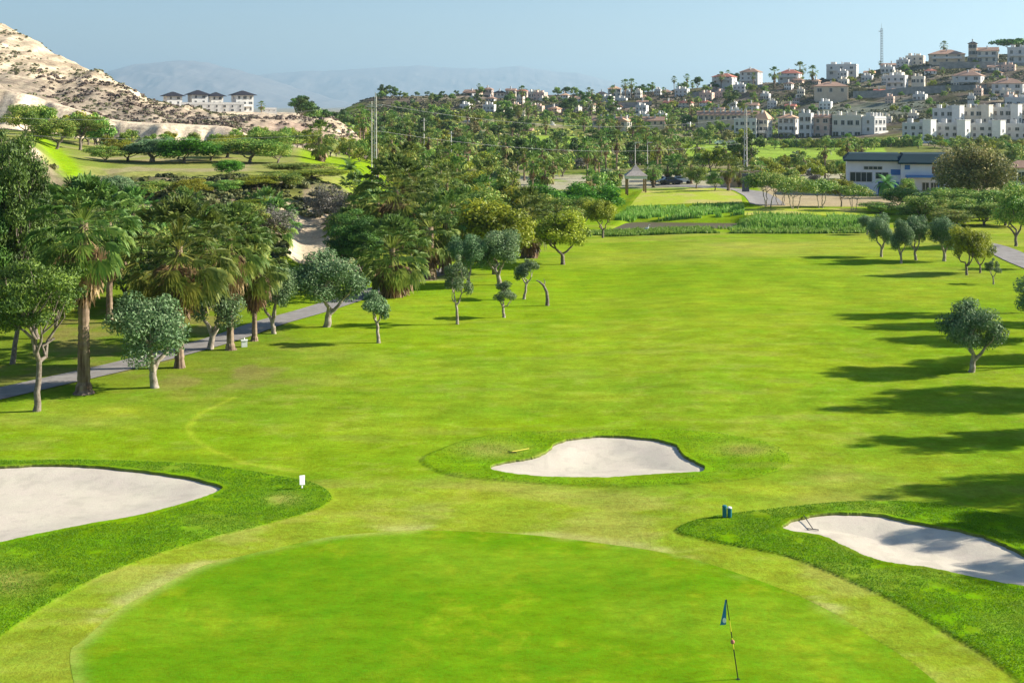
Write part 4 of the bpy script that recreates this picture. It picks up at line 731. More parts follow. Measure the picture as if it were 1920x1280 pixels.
def sky_tree(kind, px, pyt, hgt, Yv, wx=1.0):
    x = (px-CX)/F*Yv; z = hz(x, Yv); me, H0, W0 = (FP if kind == 'palm' else TREES['f_'+kind])[0]; H = CAMH-(pyt-HY)*Yv/F-z
    fill(kind, x, Yv, max(H/H0, 0.4), wx)
random.seed(3)
for px, pt, Yv in [(1452,116,660),(1500,106,690),(1524,114,690),(1104,158,700),(1172,148,700),(1184,147,705),(1216,152,720),(1224,154,720),(1264,147,720),(1272,148,722),(1288,143,730),(1298,150,730),(898,160,735),(1045,174,735),(1352,140,700),(1770,83,705),(1782,84,706),(1650,114,700),(490,178,540),(210,252,236)]: sky_tree('palm', px, pt, 0, Yv)
for px, pt, Yv, wx in [(717,172,735,1.2),(1893,72,660,1.2),(1916,80,670,1.0),(800,178,745,1.3),(830,176,745,1.3),(855,176,745,1.3),(1340,150,705,1.3)]: sky_tree('umb' if px > 1800 else 'pine', px, pt, 0, Yv, wx)

# ---------------------------------------------------------------- buildings
def window_mesh():
    mb = MB(); mb.box(-0.62, 0.62, -0.05, 0.3, -0.75, 0.75, 0); mb.box(-0.5, 0.5, -0.07, 0.2, -0.63, 0.63, 1); mb.box(-0.03, 0.03, -0.09, 0, -0.63, 0.63, 0); mb.box(-0.7, 0.7, -0.14, 0.1, -0.85, -0.78, 0); return mb.build('window', [M['frame'], M['glass']])
WIN = window_mesh()
mb = MB(); mb.box(-0.28, 0.28, -0.28, 0.28, -0.6, 1.5, 0); mb.box(-0.38, 0.38, -0.38, 0.38, 1.503, 1.66, 0); mb.box(-0.2, 0.2, -0.2, 0.2, 1.66, 1.85, 0); CHIM = mb.build('chimney', [M['white']])
def roof_mesh(kind, w_, d_, h, m, over=0.45):
    mb = MB(); a, b = w_/2+over, d_/2+over
    if kind == 'flat':
        mb.box(-w_/2-0.1, w_/2+0.1, -d_/2-0.1, d_/2+0.1, 0, 0.25, 0)
        for q in ((-w_/2, w_/2, -d_/2, -d_/2+0.22), (-w_/2, w_/2, d_/2-0.22, d_/2), (-w_/2, -w_/2+0.22, -d_/2+0.22, d_/2-0.22), (w_/2-0.22, w_/2, -d_/2+0.22, d_/2-0.22)): mb.box(*q, 0.252, h, 0)
    else:
        r = (w_/2-min(d_/2, w_/2)*0.98) if kind == 'hip' else a
        mb.box(-a, a, -b, b, -0.12, 0.0, 0)
        V = [(-a, -b, 0.003), (a, -b, 0.003), (a, b, 0.003), (-a, b, 0.003), (-r, 0, h), (r, 0, h)]
        mb.add(V, [(0, 1, 5, 4), (2, 3, 4, 5)]); mb.add(V, [(1, 2, 5), (3, 0, 4)])
    return mb.build('roof', [m])
NB = 0
DARKOVER = 1.3
def house(label, px0, px1, pyt, pyb, Yv, wall='white', roof='tile', rt='hip', rot=-28, dep=0.8, fl=2, bays=3, chim=1, name='house', cat='house', group=None, tower=False, balc=False, rh=None):
    global NB; NB += 1; rg = random.Random(NB)
    app = (px1-px0)*Yv/F; th = rad(abs(rot)); w_ = app/(math.cos(th)+dep*math.sin(th)); d_ = dep*w_
    xc = ((px0+px1)/2-CX)/F*Yv; zb = CAMH-(pyb-HY)*Yv/F; H = (pyb-pyt)*Yv/F
    rh = rh if rh is not None else (0.9 if rt == 'flat' else min(0.22*min(w_, d_)+0.3, H*0.35)); wh = H-rh
    Yc = Yv+0.5*(w_*math.sin(th)+d_*math.cos(th))
    r = bpy.data.objects.new(name, None); COL.objects.link(r); r.location = (xc, Yc, zb); r.rotation_euler = (0, 0, rad(rot))
    mb = MB(); mb.box(-w_/2, w_/2, -d_/2, d_/2, -6, wh, 0)
    if rt == 'gable': mb.add([(-w_/2, -d_/2, wh), (-w_/2, d_/2, wh), (-w_/2, 0, wh+rh*0.93)], [(0, 2, 1)]); mb.add([(w_/2, -d_/2, wh), (w_/2, d_/2, wh), (w_/2, 0, wh+rh*0.93)], [(0, 1, 2)])
    ob('wall', mb.build('wall', [M[wall]]), r)
    rf = ob('roof', roof_mesh(rt, w_, d_, rh, M[wall if rt == 'flat' else roof], DARKOVER if roof == 'darktile' and Yv < 600 else 0.45), r, (0, 0, wh+0.002))
    for k in range(chim): ob('chimney', CHIM, rf, ((k+0.5)/chim*w_*0.86-w_*0.43+rg.uniform(-.2, .2), -d_*0.18, rh*0.45 if rt != 'flat' else 0.4))
    sc = min(1.25, wh/fl/2.6)
    for f in range(fl):
        zc = wh*(f+0.55)/fl
        for k in range(bays):
            o = ob('window', WIN, r, ((k+0.5)/bays*w_-w_/2, -d_/2-0.02, zc), 0, (sc*(1.5 if (k+f) % 3 == 0 else 0.9), 1, sc))
        for k in range(max(1, bays//2)):
            ob('window', WIN, r, (w_/2+0.02, (k+0.5)/max(1, bays//2)*d_-d_/2, zc), rad(90), (sc*0.9, 1, sc*0.9))
            if rot > -20: ob('window', WIN, r, (-w_/2-0.02, (k+0.5)/max(1, bays//2)*d_-d_/2, zc), rad(-90), (sc*0.9, 1, sc*0.9))
    if tower:
        mb = MB(); tw = w_*0.16; mb.box(-tw, tw, -tw, tw, -6, wh+rh+0.9, 0); mb.box(-tw-0.15, tw+0.15, -tw-0.15, tw+0.15, wh+rh+0.903, wh+rh+1.1, 0); t = ob('tower', mb.build('tower', [M['cream' if wall == 'cream' else 'bright']]), r, (w_/2-tw*0.4, -d_/2-tw*0.35, 0), rad(68))
        ob('window', WIN, t, (0, -tw-0.02, wh*0.35), 0, (0.9, 1, 1.0)); ob('window', WIN, t, (0, -tw-0.02, wh*0.75), 0, (0.6, 1, 0.7)); ob('window', WIN, t, (-tw-0.02, 0, wh*0.35), rad(-90), (0.6, 1, 0.8))
    if balc:
        mb = MB(); mb.box(-w_*0.42, w_*0.42, -d_/2-1.3, -d_/2-0.003, wh/fl-0.15, wh/fl, 0)
        mb.box(-w_*0.42, w_*0.42, -d_/2-1.3, -d_/2-1.2, wh/fl+0.003, wh/fl+0.9, 0); ob('balcony', mb.build('balcony', [M['white']]), r)
    if rt == 'flat' and chim:
        mb = MB(); q = w_*0.16; mb.box(-w_*0.38, -w_*0.38+q, -d_*0.1, d_*0.3, 0.25, rh+1.3, 0); mb.box(w_*0.05, w_*0.05+q*1.4, -d_*0.15, d_*0.25, 0.25, rh+1.0, 0); ob('roof_hut', mb.build('roof_hut', [M[wall]]), rf)
    return tag(r, label, cat, group)
G1, G2, G3 = 'villas on the left hilltop', 'houses on the ridge', 'terraced town houses at the right'
# left hilltop villas
house('white villa with small dark hip roof, leftmost on the hilltop', 300,338,172,206,560,'white','darktile','hip',30,0.9,3,2,0,group=G1,rh=1.9)
house('white villa with wide dark hip roof, second from the left', 346,386,169,206,565,'white','darktile','hip',30,0.9,3,2,0,group=G1,rh=2.0)
house('white villa with low dark roof, third from the left', 386,416,173,207,575,'white','darktile','hip',30,0.9,3,2,0,group=G1,rh=1.8)
house('white villa with dark hip roof, beside the lone palm', 428,472,170,210,560,'white','darktile','hip',30,0.9,3,3,0,group=G1,rh=2.0,balc=True)
house('low white terrace block below the dark-roofed villas', 330,452,192,211,545,'bright','tile','flat',14,0.35,2,8,0,group=G1,name='terrace_block',cat='building')
house('low white annexe right of the lone palm', 486,517,202,209,545,'white','tile','flat',20,0.6,1,3,0,group=G1)
# centre ridge
mid = [(868,905,168,190,735,'tan','tile','gable'),(905,925,164,186,730,'pink','tile','hip'),(925,950,170,190,725,'cream','darktile','hip'),(948,968,166,188,725,'cream','tile','gable'),(968,990,167,192,722,'pink','redtile','hip'),(990,1012,172,194,718,'cream','tile','flat'),
 (1010,1034,184,206,690,'cream','tile','flat'),(1050,1075,184,196,715,'white','tile','flat'),(1085,1108,180,198,712,'tan','tile','gable'),(1118,1140,172,190,715,'cream','tile','hip'),(1140,1166,162,182,715,'cream','peach','hip'),(1166,1185,172,188,712,'white','tile','flat'),
 (1190,1212,178,196,700,'cream','tile','gable'),(1236,1262,168,186,715,'cream','tile','hip'),(1156,1178,184,200,690,'white','tile','flat'),(905,930,196,214,620,'white','tile','flat'),(950,985,206,222,600,'cream','tile','flat'),(985,1008,196,212,640,'white','tile','gable'),
 (870,900,226,240,560,'white','tile','flat'),(945,962,230,244,560,'tan','tile','gable'),(975,1000,240,256,500,'pink','tile','gable'),(1030,1042,234,246,540,'white','tile','flat')]
lk = ['long tan gabled house at the left end of the ridge','pink hip-roofed house on the ridge, near a lone palm','cream house with dark roof on the ridge','cream gabled house in the ridge cluster','pink house with red roof on the ridge','flat-roofed cream house right of the red-roofed one','pale yellow flat house below the ridge cluster','small white flat house in the ridge gap','tan gabled house under the thick-headed palm','cream hip-roofed house left of the peach-roofed villa','peach-roofed cream villa by the twin palms','white flat house right of the twin palms','cream gabled house left of the green ridge trees','cream hip-roofed house under the pair of ridge palms','white cube house below the peach-roofed villa','white cube house halfway down the middle slope','cream flat block in the middle slope','white gabled house right of the mid-slope cream block','low white building in the valley trees, left','tan gabled house deep in the valley trees','pink gabled house lowest in the valley trees','tiny white hut in the valley trees']
for q, l in zip(mid, lk): house(l, *q[:8], rot=-20+(q[0] % 7)*2, dep=0.7, fl=2 if q[3]-q[2] > 15 else 1, bays=3, chim=1, group=G2)
mb = None
def wall_strip(label, pts, Yv, th=0.6, m='stone', name='retaining_wall', cat='wall', group='retaining walls on the slopes'):
    # pts: (px, top row, bottom row) along the wall
    mb = MB(); V = []
    for px, t, b in pts:
        x = (px-CX)/F*Yv; zt, zb_ = CAMH-(t-HY)*Yv/F, CAMH-(b-HY)*Yv/F-2
        V += [(x, Yv, zb_), (x, Yv, zt), (x, Yv+th, zt), (x, Yv+th, zb_)]
    Fq = []
    for i in range(len(pts)-1):
        for j in range(4): Fq.append((i*4+j, (i+1)*4+j, (i+1)*4+(j+1) % 4, i*4+(j+1) % 4))
    Fq += [(0, 1, 2, 3), (len(V)-4, len(V)-1, len(V)-2, len(V)-3)]; mb.add(V, Fq)
    return tag(ob(name, mb.build(name, [M[m]])), label, cat, group)
wall_strip('grey-blue retaining wall below the ridge houses, middle', [(1022,198,214),(1040,196,214),(1070,196,214),(1092,197,212)], 640)
wall_strip('grey-blue retaining wall under the peach-roofed villa', [(1134,196,208),(1160,192,208),(1200,192,206),(1222,190,202)], 650)
wall_strip('pale stepped wall climbing to the white tower villa', [(1292,176,182),(1320,170,178),(1350,167,176),(1385,163,172),(1430,158,166)], 675)
wall_strip('long pale wall under the hillside villas', [(1600,171,176),(1650,170,175),(1700,164,170),(1780,160,166),(1850,160,166)], 578)
wall_strip('pale wall under the hilltop mansion', [(1762,117,122),(1800,116,121),(1850,117,121),(1920,118,123)], 634)
wall_strip('white garden wall behind the hedge', [(1477,262,266),(1512,263,267)], 428, m='white', name='garden_wall', group=None)
# terraces in the middle
house('long low terrace with a row of white chimneys, left one', 1112,1246,219,236,520,'tan','tile','gable',-4,0.10,1,12,9,name='terrace_block',cat='terraced houses',group='long chimneyed terraces',rh=1.6)
house('small gabled house with peach roof at the chimneyed terrace', 1160,1186,222,240,505,'cream','peach','gable',60,0.9,1,2,1,group='long chimneyed terraces')
house('long low terrace with many white chimneys above the white block', 1310,1424,208,228,505,'tan','tile','gable',-4,0.12,1,11,10,name='terrace_block',cat='terraced houses',group='long chimneyed terraces',rh=1.6)
house('house with peach tiled roof at the end of the long terrace', 1418,1452,207,262,470,'cream','peach','hip',-35,0.9,3,3,1,group=G3,rh=3.2,balc=True)
house('wide pale block in shade left of the peach-roofed house', 1378,1424,222,262,466,'white','tile','flat',-12,0.7,3,4,0,group=G3,name='apartment_block',cat='building')
house('low shaded house behind the hedge, with pinkish roof', 1462,1502,214,262,470,'white','peach','hip',-30,0.8,3,3,2,group=G3,balc=True)
house('bluish-shaded house with chimneys, second from the pinkish roof', 1500,1530,212,262,466,'white','tile','flat',-30,0.8,3,2,2,group=G3)
house('pinkish-walled house with terracotta trim in the middle row', 1530,1566,214,262,466,'pink','tile','gable',-30,0.8,3,2,3,group=G3)
house('broad house with blank pale facade and cream roof edge', 1566,1624,216,264,462,'cream','tile','flat',-26,0.4,2,4,3,group=G3)
house('sunlit white house with arched bays at the right end of the middle row', 1622,1668,218,264,458,'white','tile','flat',38,0.8,3,3,3,group=G3,tower=False,balc=True)
for i, (a, b) in enumerate([(1700,1762),(1764,1826),(1830,1892),(1896,1960)]):
    house('white town house with sunlit corner tower in the front row, %s from the left' % ['first','second','third','fourth'][i], a, b, 230+i*0.7, 270+i, 436, 'white', 'tile', 'flat', -30, 0.55, 3, 4, 2, name='town_house', group=G3, tower=True)
for i, (a, b) in enumerate([(1756,1812),(1812,1866),(1868,1920),(1920,1976)]):
    house('cream town house with chimney stacks in the upper row, %s from the left' % ['first','second','third','fourth'][i], a, b, 203-i, 236, 462, 'cream' if i % 2 else 'white', 'tile', 'flat', -28, 0.5, 2, 4, 3, name='town_house', group=G3, tower=True)
# villas on the right hill
V_ = [('red-roofed white villa on the skyline, left of the white tower villa',1338,1386,137,157,700,'white','redtile','hip',-30,2),('tall white tower villa on the skyline',1390,1434,128,160,690,'white','tile','hip',-30,3),
 ('white villa with brown roof under the tallest skyline palm',1462,1510,130,152,680,'white','redtile','hip',-25,2),('long white flat villa on the skyline right of the palms',1554,1620,120,142,690,'white','tile','flat',-20,2),
 ('tan villa with arches and tiled roof standing alone on the slope',1530,1602,153,178,585,'tan','tile','hip',-15,1),('pale blue-shaded cube villa in the middle of the slope',1666,1710,141,165,600,'white','tile','flat',-30,2),
 ('small cream annexe right of the blue-shaded cube villa',1712,1740,143,158,602,'cream','tile','flat',-25,1),('white villa with terracotta roof on the right slope',1794,1858,132,166,596,'white','tile','hip',-30,2),
 ('wide villa with tiled roof cut by the right edge',1868,1935,146,182,560,'white','tile','hip',-25,2),('white flat-roofed block at the right edge below the wide villa',1892,1950,182,206,520,'white','tile','flat',-25,1),
 ('cream villa left of the hilltop mansion',1702,1742,104,122,680,'cream','tile','flat',-25,2),('low pale villa at the skyline left of the cream one',1656,1700,118,130,690,'white','tile','gable',-25,1),
 ('long hilltop mansion with tiled roof, left wing',1748,1824,92,118,650,'tan','tile','hip',-18,2),('square tower of the hilltop mansion',1818,1836,78,118,652,'tan','darktile','hip',-25,3),
 ('hilltop mansion right wing with a bright cream gable',1836,1882,88,118,648,'cream','tile','gable',-25,2),('white villa at the top right edge',1896,1950,88,118,640,'white','tile','flat',-25,2),('small white outhouse on the right slope',1816,1832,180,190,530,'white','tile','flat',-25,1)]
for l, a, b, t, bt, Yv, wl, rf_, rt, rot, fl in V_: house(l, a, b, t, bt, Yv, wl, rf_, rt, rot, 0.75, fl, 3, 1, group='villas on the right hill', balc=(b-a > 40 and fl > 1))
house('building with dull brown roof at the right edge behind the rusty tree',1893,1960,302,352,225,'cream','tile','hip',-20,0.8,1,3,0,name='building',cat='building')

rx = random.Random(21); HS = []
for lo, hi, Y0, Y1, n in ((1040,1340,620,715,26),(1340,1560,560,690,18),(1560,1700,560,690,12),(1600,1740,470,520,4),(860,1040,620,715,14),(1700,1920,520,640,14),(1200,1330,520,600,7)):
    c = 0
    while c < n:
        px = rx.uniform(lo, hi); Y_ = rx.uniform(Y0, Y1); zb = hz((px-CX)/F*Y_, Y_); pb = HY+(CAMH-zb)*F/Y_
        if any(abs(px-q[0]) < 24 and abs(pb-q[1]) < 9 for q in HS): c += 0.25; continue
        HS.append((px, pb)); wd = rx.uniform(14, 30); hh = rx.uniform(9, 16); wl = rx.choice(['white','white','bright','cream','pink']); rt = rx.choice(['flat','flat','hip','gable'])
        o = house('x', px-wd/2, px+wd/2, pb-hh, pb+0.5, Y_, wl, rx.choice(['tile','redtile','peach']), rt, -rx.uniform(12, 38), 0.75, 1 if hh < 12 else 2, 3, 1, group='x')
        FILL.append((o, {'white':'white','bright':'bright white','cream':'cream','pink':'pinkish'}[wl]+(' flat-roofed' if rt == 'flat' else ' tile-roofed')+' house', px, pb-hh/2, 'house', hh)); c += 1
# clubhouse
Yc = 205.0; k = Yc/F
cx0 = (1586-CX)*k; r = bpy.data.objects.new('clubhouse', None); COL.objects.link(r); r.rotation_euler = (0, 0, rad(-13.5)); r.location = (cx0, Yc, CAMH-(372-HY)*k)
def zz(py): return (372-py)*k
def xx(px): return (px-1586)*k
mb = MB(); mb.box(xx(1588), xx(1684), 0, 9, -1, zz(301)); mb.box(xx(1684)+0.003, xx(1790), -1.2, 9.5, -1, zz(303)); ob('wall', mb.build('wall', [M['clubwall']]), r)
mb = MB()
for a, b, y0, y1, z0, z1, pad in [(1582,1694,-1.0,10,zz(302),zz(288),0), (1679,1794,-2.0,10.5,zz(306),zz(289)+0.1,0)]:
    X0, X1 = xx(a), xx(b); mb.box(X0, X1, y0, y1, z0, z0+0.25, 0)
    Vv = [(X0, y0, z0+0.253), (X1, y0, z0+0.253), (X1, y1, z0+0.253), (X0, y1, z0+0.253), (X0+0.9, y0+2.6, z1), (X1-0.9, y0+2.6, z1), (X1-0.9, y1-2.6, z1), (X0+0.9, y1-2.6, z1)]
    mb.add(Vv, [(0, 1, 5, 4), (1, 2, 6, 5), (2, 3, 7, 6), (3, 0, 4, 7), (4, 5, 6, 7)])
ob('roof', mb.build('roof', [M['blueroof']]), r)
def win(px0, px1, t, b, y, n=2, m='glass', nm='window', fm='frame'):
    mb = MB(); X0, X1, Z0, Z1 = xx(px0), xx(px1), zz(b), zz(t); mb.box(X0-0.1, X1+0.1, y-0.06, y+0.1, Z0-0.1, Z1+0.1, 0); mb.box(X0, X1, y-0.08, y, Z0, Z1, 1)
    for i in range(1, n): q = X0+(X1-X0)*i/n; mb.box(q-0.04, q+0.04, y-0.1, y-0.03, Z0, Z1, 0)
    return ob(nm, mb.build(nm, [M[fm], M[m]]), r)
win(1619,1651,312,317,0,4); win(1594,1633,323,340,0,4); win(1640,1662,323,334,0,2); win(1668,1684,318,326,0,1,'blue','blue_panel','blue'); win(1692,1699,309,315,-1.2,1,'blue','vent','blue')
win(1645,1656,341,366,0,2,nm='glass_door',fm='blue'); win(1659,1668,341,366,0,2,nm='glass_door',fm='blue'); win(1722,1733,340,356,-1.2,2); win(1737,1751,340,358,-1.2,3); win(1671,1680,341,366,0,1,'blue','door','blue'); win(1740,1772,312,322,-1.2,3,'wood','shutter','wood')
mb = MB(); mb.box(xx(1692), xx(1752), -2.8, -1.203, zz(330), zz(326), 0); mb.box(xx(1694), xx(1696), -2.7, -2.5, 0, zz(330)-0.003, 0); mb.box(xx(1748), xx(1750), -2.7, -2.5, 0, zz(330)-0.003, 0); ob('canopy', mb.build('canopy', [M['blue']]), r)
mb = MB(); mb.box(xx(1640), xx(1700), -3.4, -2.0, -0.6, zz(369), 0); ob('step', mb.build('step', [M['white']]), r)
mb = MB(); mb.tube([(xx(1776), 2, zz(290)), (xx(1776), 2, zz(283))], [0.06, 0.06], 6); mb.add([(xx(1774), 1.6, zz(290)), (xx(1783), 1.6, zz(285)), (xx(1786), 2.0, zz(289)), (xx(1777), 2.0, zz(294))], [(0, 1, 2, 3)]); ob('satellite_dish', mb.build('satellite_dish', [M['wht']]), r)
tag(r, 'long white clubhouse with dark blue-green roof and blue doors', 'clubhouse')
tag(ob('terrace', (lambda b: (b.box(-6, 13, -7.5, -2.0, -0.8, 0.05), b.build('terrace', [M['concrete']]))[1])(MB()), None, (xx(1640)+cx0, Yc, r.location.z-0.25)), 'paved terrace in front of the clubhouse', 'terrace', kind='structure')
# kiosk with hip roof
x, Yk, z = gnd(1192, 362); s = Yk/F; r = bpy.data.objects.new('pavilion', None); COL.objects.link(r); r.location = (x, Yk, z)
mb = MB(); a = 21*s; z0 = 33*s; z1 = 54*s
mb.box(-a*0.93, a*0.93, -a*0.93, a*0.93, z0-0.5, z0-0.003, 1); V = [(-a, -a, z0), (a, -a, z0), (a, a, z0), (-a, a, z0), (-a*0.45, -a*0.45, z0+(z1-z0)*0.42), (a*0.45, -a*0.45, z0+(z1-z0)*0.42), (a*0.45, a*0.45, z0+(z1-z0)*0.42), (-a*0.45, a*0.45, z0+(z1-z0)*0.42), (0, 0, z1)]
mb.add(V, [(0, 1, 5, 4), (1, 2, 6, 5), (2, 3, 7, 6), (3, 0, 4, 7)]); mb.add(V, [(4, 5, 8), (5, 6, 8), (6, 7, 8), (7, 4, 8)]); mb.tube([(0, 0, z1-0.1), (0, 0, z1+0.15)], [0.08, 0.03], 6, 1)
ob('roof', mb.build('roof', [M['thatch'], M['white']]), r)
for px_, py_ in ((-0.8, -0.8), (0.8, -0.8), (0.8, 0.8), (-0.8, 0.8)):
    mb = MB(); mb.box(px_*a-0.12, px_*a+0.12, py_*a-0.12, py_*a+0.12, -0.5, z0-0.503); ob('post', mb.build('post', [M['wood']]), r)
tag(r, 'open pavilion with grey hip roof on wooden posts by the tee lawn', 'pavilion')

# ---------------------------------------------------------------- poles, cables, mast
def lattice(label, px, pyt, Yv, wd, name='power_pole'):
    x = (px-CX)/F*Yv; z = hz(x, Yv); H = CAMH-(pyt-HY)*Yv/F-z; r = bpy.data.objects.new(name, None); COL.objects.link(r); r.location = (x, Yv, z)
    mb = MB(); w_ = wd/2
    for sx in (-1, 1):
        for sy in (-1, 1): mb.tube([(sx*w_, sy*w_, -0.5), (sx*w_*0.6, sy*w_*0.6, H)], [0.07, 0.05], 4)
    n = int(H/0.9)
    for i in range(n):
        t = (i+0.5)/n; q = w_*(1-0.4*t); zc = H*t
        for sy in (-1, 1): mb.box(-q, q, sy*q-0.03, sy*q+0.03, zc-0.1, zc+0.1)
        for sx in (-1, 1): mb.box(sx*q-0.035, sx*q+0.035, -q+0.04, q-0.04, zc-0.1, zc+0.1)
    ob('mast', mb.build('mast', [M['concrete']]), r)
    mb = MB(); mb.box(-0.9, 0.9, -0.07, 0.07, H*0.9, H*0.9+0.14); mb.box(-0.5, 0.5, -0.07, 0.07, H*0.62, H*0.62+0.12); mb.box(-0.06, 0.06, -0.06, 0.06, H+0.003, H+0.5); ob('crossarm', mb.build('crossarm', [M['concrete']]), r)
    tag(r, label, 'power pole'); return Vector((x, Yv, z+H))
A = lattice('tall pale concrete power pole above the left palms', 704, 181, 170, 0.34)
B = lattice('grey concrete power pole behind the car park', 1398, 205, 226, 0.55)
def pole(label, px, pyt, Yv, rr=0.09, m='concrete', lamp=False, nm='street_lamp'):
    x = (px-CX)/F*Yv; z = hz(x, Yv); H = CAMH-(pyt-HY)*Yv/F-z; r = bpy.data.objects.new(nm, None); COL.objects.link(r); r.location = (x, Yv, z)
    mb = MB(); mb.tube([(0, 0, -0.5), (0, 0, H)], [rr*1.4, rr], 7); ob('pole', mb.build('pole', [M[m]]), r)
    mb = MB()
    if lamp: mb.box(-0.05, 1.0, -0.14, 0.14, H+0.003, H+0.16)
    else: mb.box(-0.7, 0.7, -0.06, 0.06, H*0.93, H*0.93+0.12)
    ob('lamp_head' if lamp else 'crossarm', mb.build('lamp_head', [M[m]]), r); tag(r, label, 'lamp post' if lamp else 'power pole')
pole('thin second pole close left of the pale power pole', 697, 190, 174, 0.055, nm='power_pole'); pole('slim white pole in the middle of the valley palms', 846, 246, 290, 0.1, 'white', nm='power_pole')
pole('grey pole right of the slim white pole', 795, 222, 330, 0.12, nm='power_pole'); pole('lamp post behind the kiosk, left of the pair', 1191, 268, 262, 0.07, lamp=True); pole('lamp post behind the kiosk, right of the pair', 1214, 268, 262, 0.07, lamp=True)
pole('lamp post in the valley left of the grey pole', 1358, 278, 330, 0.07, lamp=True); pole('tall lamp post left of the kiosk', 1123, 305, 215, 0.12, 'wood', nm='power_pole')
x = (1653-CX)/F*690; z = hz(x, 690); H = CAMH-(54-HY)*690/F-z; r = bpy.data.objects.new('radio_mast', None); COL.objects.link(r); r.location = (x, 690, z)
mb = MB(); q = 0.75
for a in range(3): mb.tube([(q*math.cos(a*2.09), q*math.sin(a*2.09), -1), (q*0.75*math.cos(a*2.09), q*0.75*math.sin(a*2.09), H)], [0.12, 0.09], 4)
for i in range(34):
    zc = H*(i+0.5)/34
    for a in range(3): mb.tube([(q*math.cos(a*2.09), q*math.sin(a*2.09), zc), (q*math.cos((a+1)*2.09), q*math.sin((a+1)*2.09), zc+(0.5 if i % 2 else -0.5))], [0.05, 0.05], 3, cap=False)
ob('lattice', mb.build('lattice', [M['metal']]), r); mb = MB(); mb.tube([(0, 0, H), (0, 0, H+3)], [0.08, 0.03], 5); mb.box(-1.6, 0, -0.1, 0.1, H*0.93, H*0.93+0.3); ob('aerial', mb.build('aerial', [M['metal']]), r); tag(r, 'tall thin radio mast on the skyline of the right hill', 'radio mast')
def cable(p, q, sag, label):
    mb = MB(); p, q = np.array(p), np.array(q); t = np.linspace(0, 1, 24); pts = p+(q-p)*t[:, None]; pts[:, 2] -= sag*4*t*(1-t); mb.tube(pts, 0.013, 4, cap=False); tag(ob('power_line', mb.build('power_line', [M['cable']])), label, 'cable', 'overhead power lines')
L1, L2 = (-75, 150, 14.2), (-75, 150, 12.6)
cable(L1, A+Vector((-0.9, 0, -1.1)), 1.6, 'upper power line running from the pale pole off to the left'); cable(L2, A+Vector((-0.5, 0, -4.6)), 1.5, 'lower power line running from the pale pole off to the left')
cable(A+Vector((0.9, 0, -1.1)), B+Vector((-0.9, 0, -1.5)), 2.2, 'upper power line spanning between the two concrete poles'); cable(A+Vector((0.5, 0, -4.6)), B+Vector((-0.5, 0, -6.0)), 2.0, 'lower power line spanning between the two concrete poles')
cable(B+Vector((0.9, 0, -1.5)), (130, 235, 11.5), 2.0, 'power line running right from the grey pole over the clubhouse')

# ---------------------------------------------------------------- golf things
# flagstick: leans a little, furled flag at the top
x, Yf, z = gnd(1384, 1279); r = bpy.data.objects.new('flagstick', None); COL.objects.link(r); r.location = (x, Yf, z+0.0); s = Yf/F
top = np.array((-22*s, 0, 150*s)); mb = MB()
def pt(t): return top*t
mb.tube([pt(-0.05), pt(0.38)], [0.014, 0.014], 8, 1); mb.tube([pt(0.38), pt(0.52)], [0.014, 0.013], 8, 0); mb.tube([pt(0.52), pt(0.60)], [0.013, 0.013], 8, 1); mb.tube([pt(0.60), pt(0.74)], [0.013, 0.012], 8, 0); mb.tube([pt(0.74), pt(1.0)], [0.012, 0.011], 8, 1)
ob('pole', mb.build('pole', [M['yellow'], M['black']], True), r)
mb = MB(); c = pt(0.47); rg = np.random.default_rng(1)
for i in range(10):
    a0, a1 = math.pi*i/10, math.pi*(i+1)/10
    ring = lambda a: [c+0.052*np.array((math.sin(a)*math.cos(b), math.sin(a)*math.sin(b), math.cos(a)*1.1)) for b in np.linspace(0, 2*math.pi, 12, endpoint=False)]
    R0, R1 = ring(a0), ring(a1); mb.add(R0+R1, [(j, (j+1) % 12, 12+(j+1) % 12, 12+j) for j in range(12)])
ob('position_ball', mb.build('position_ball', [M['redtile']], True), r)
mb = MB(); n = 12; hh = 48*s; V = []
for i in range(n+1):
    t = i/n; zc = top+np.array((0, 0, -hh*t*0.98)); wv = (0.03+0.115*t**1.1)
    for j in range(7):
        q = j/6; V.append(zc+np.array((-wv*q-0.01*t, 0.02*math.sin(q*9)*t+0.01*q, -0.02*q-0.008*math.sin(q*8)*t)))
Fq = [(i*7+j, i*7+j+1, (i+1)*7+j+1, (i+1)*7+j) for i in range(n) for j in range(6)]; mb.add(V, Fq); mb.add(np.array(V)+(0, 0.004, 0), [f[::-1] for f in Fq]); fl = ob('flag', mb.build('flag', [M['flag']], True), r)
mb = MB(); cc = top+np.array((-0.055, -0.032, -hh*0.80)); ang = np.linspace(0, 2*math.pi, 18, endpoint=False)
mb.add([cc]+[cc+np.array((0.046*math.cos(a), -0.004*math.cos(a), 0.066*math.sin(a))) for a in ang], [(0, 1+j, 1+(j+1) % 18) for j in range(18)]); ob('emblem', mb.build('emblem', [M['wht']]), fl)
mb = MB(); mb.add([(0.054*math.cos(a), 0.054*math.sin(a), 0) for a in ang]+[(0, 0, 0)], [(18, j, (j+1) % 18) for j in range(18)]); ob('cup', mb.build('cup', [M['black']]), r, (0, 0, 0.012))
tag(r, 'leaning yellow and black flagstick with a furled blue flag', 'flagstick')
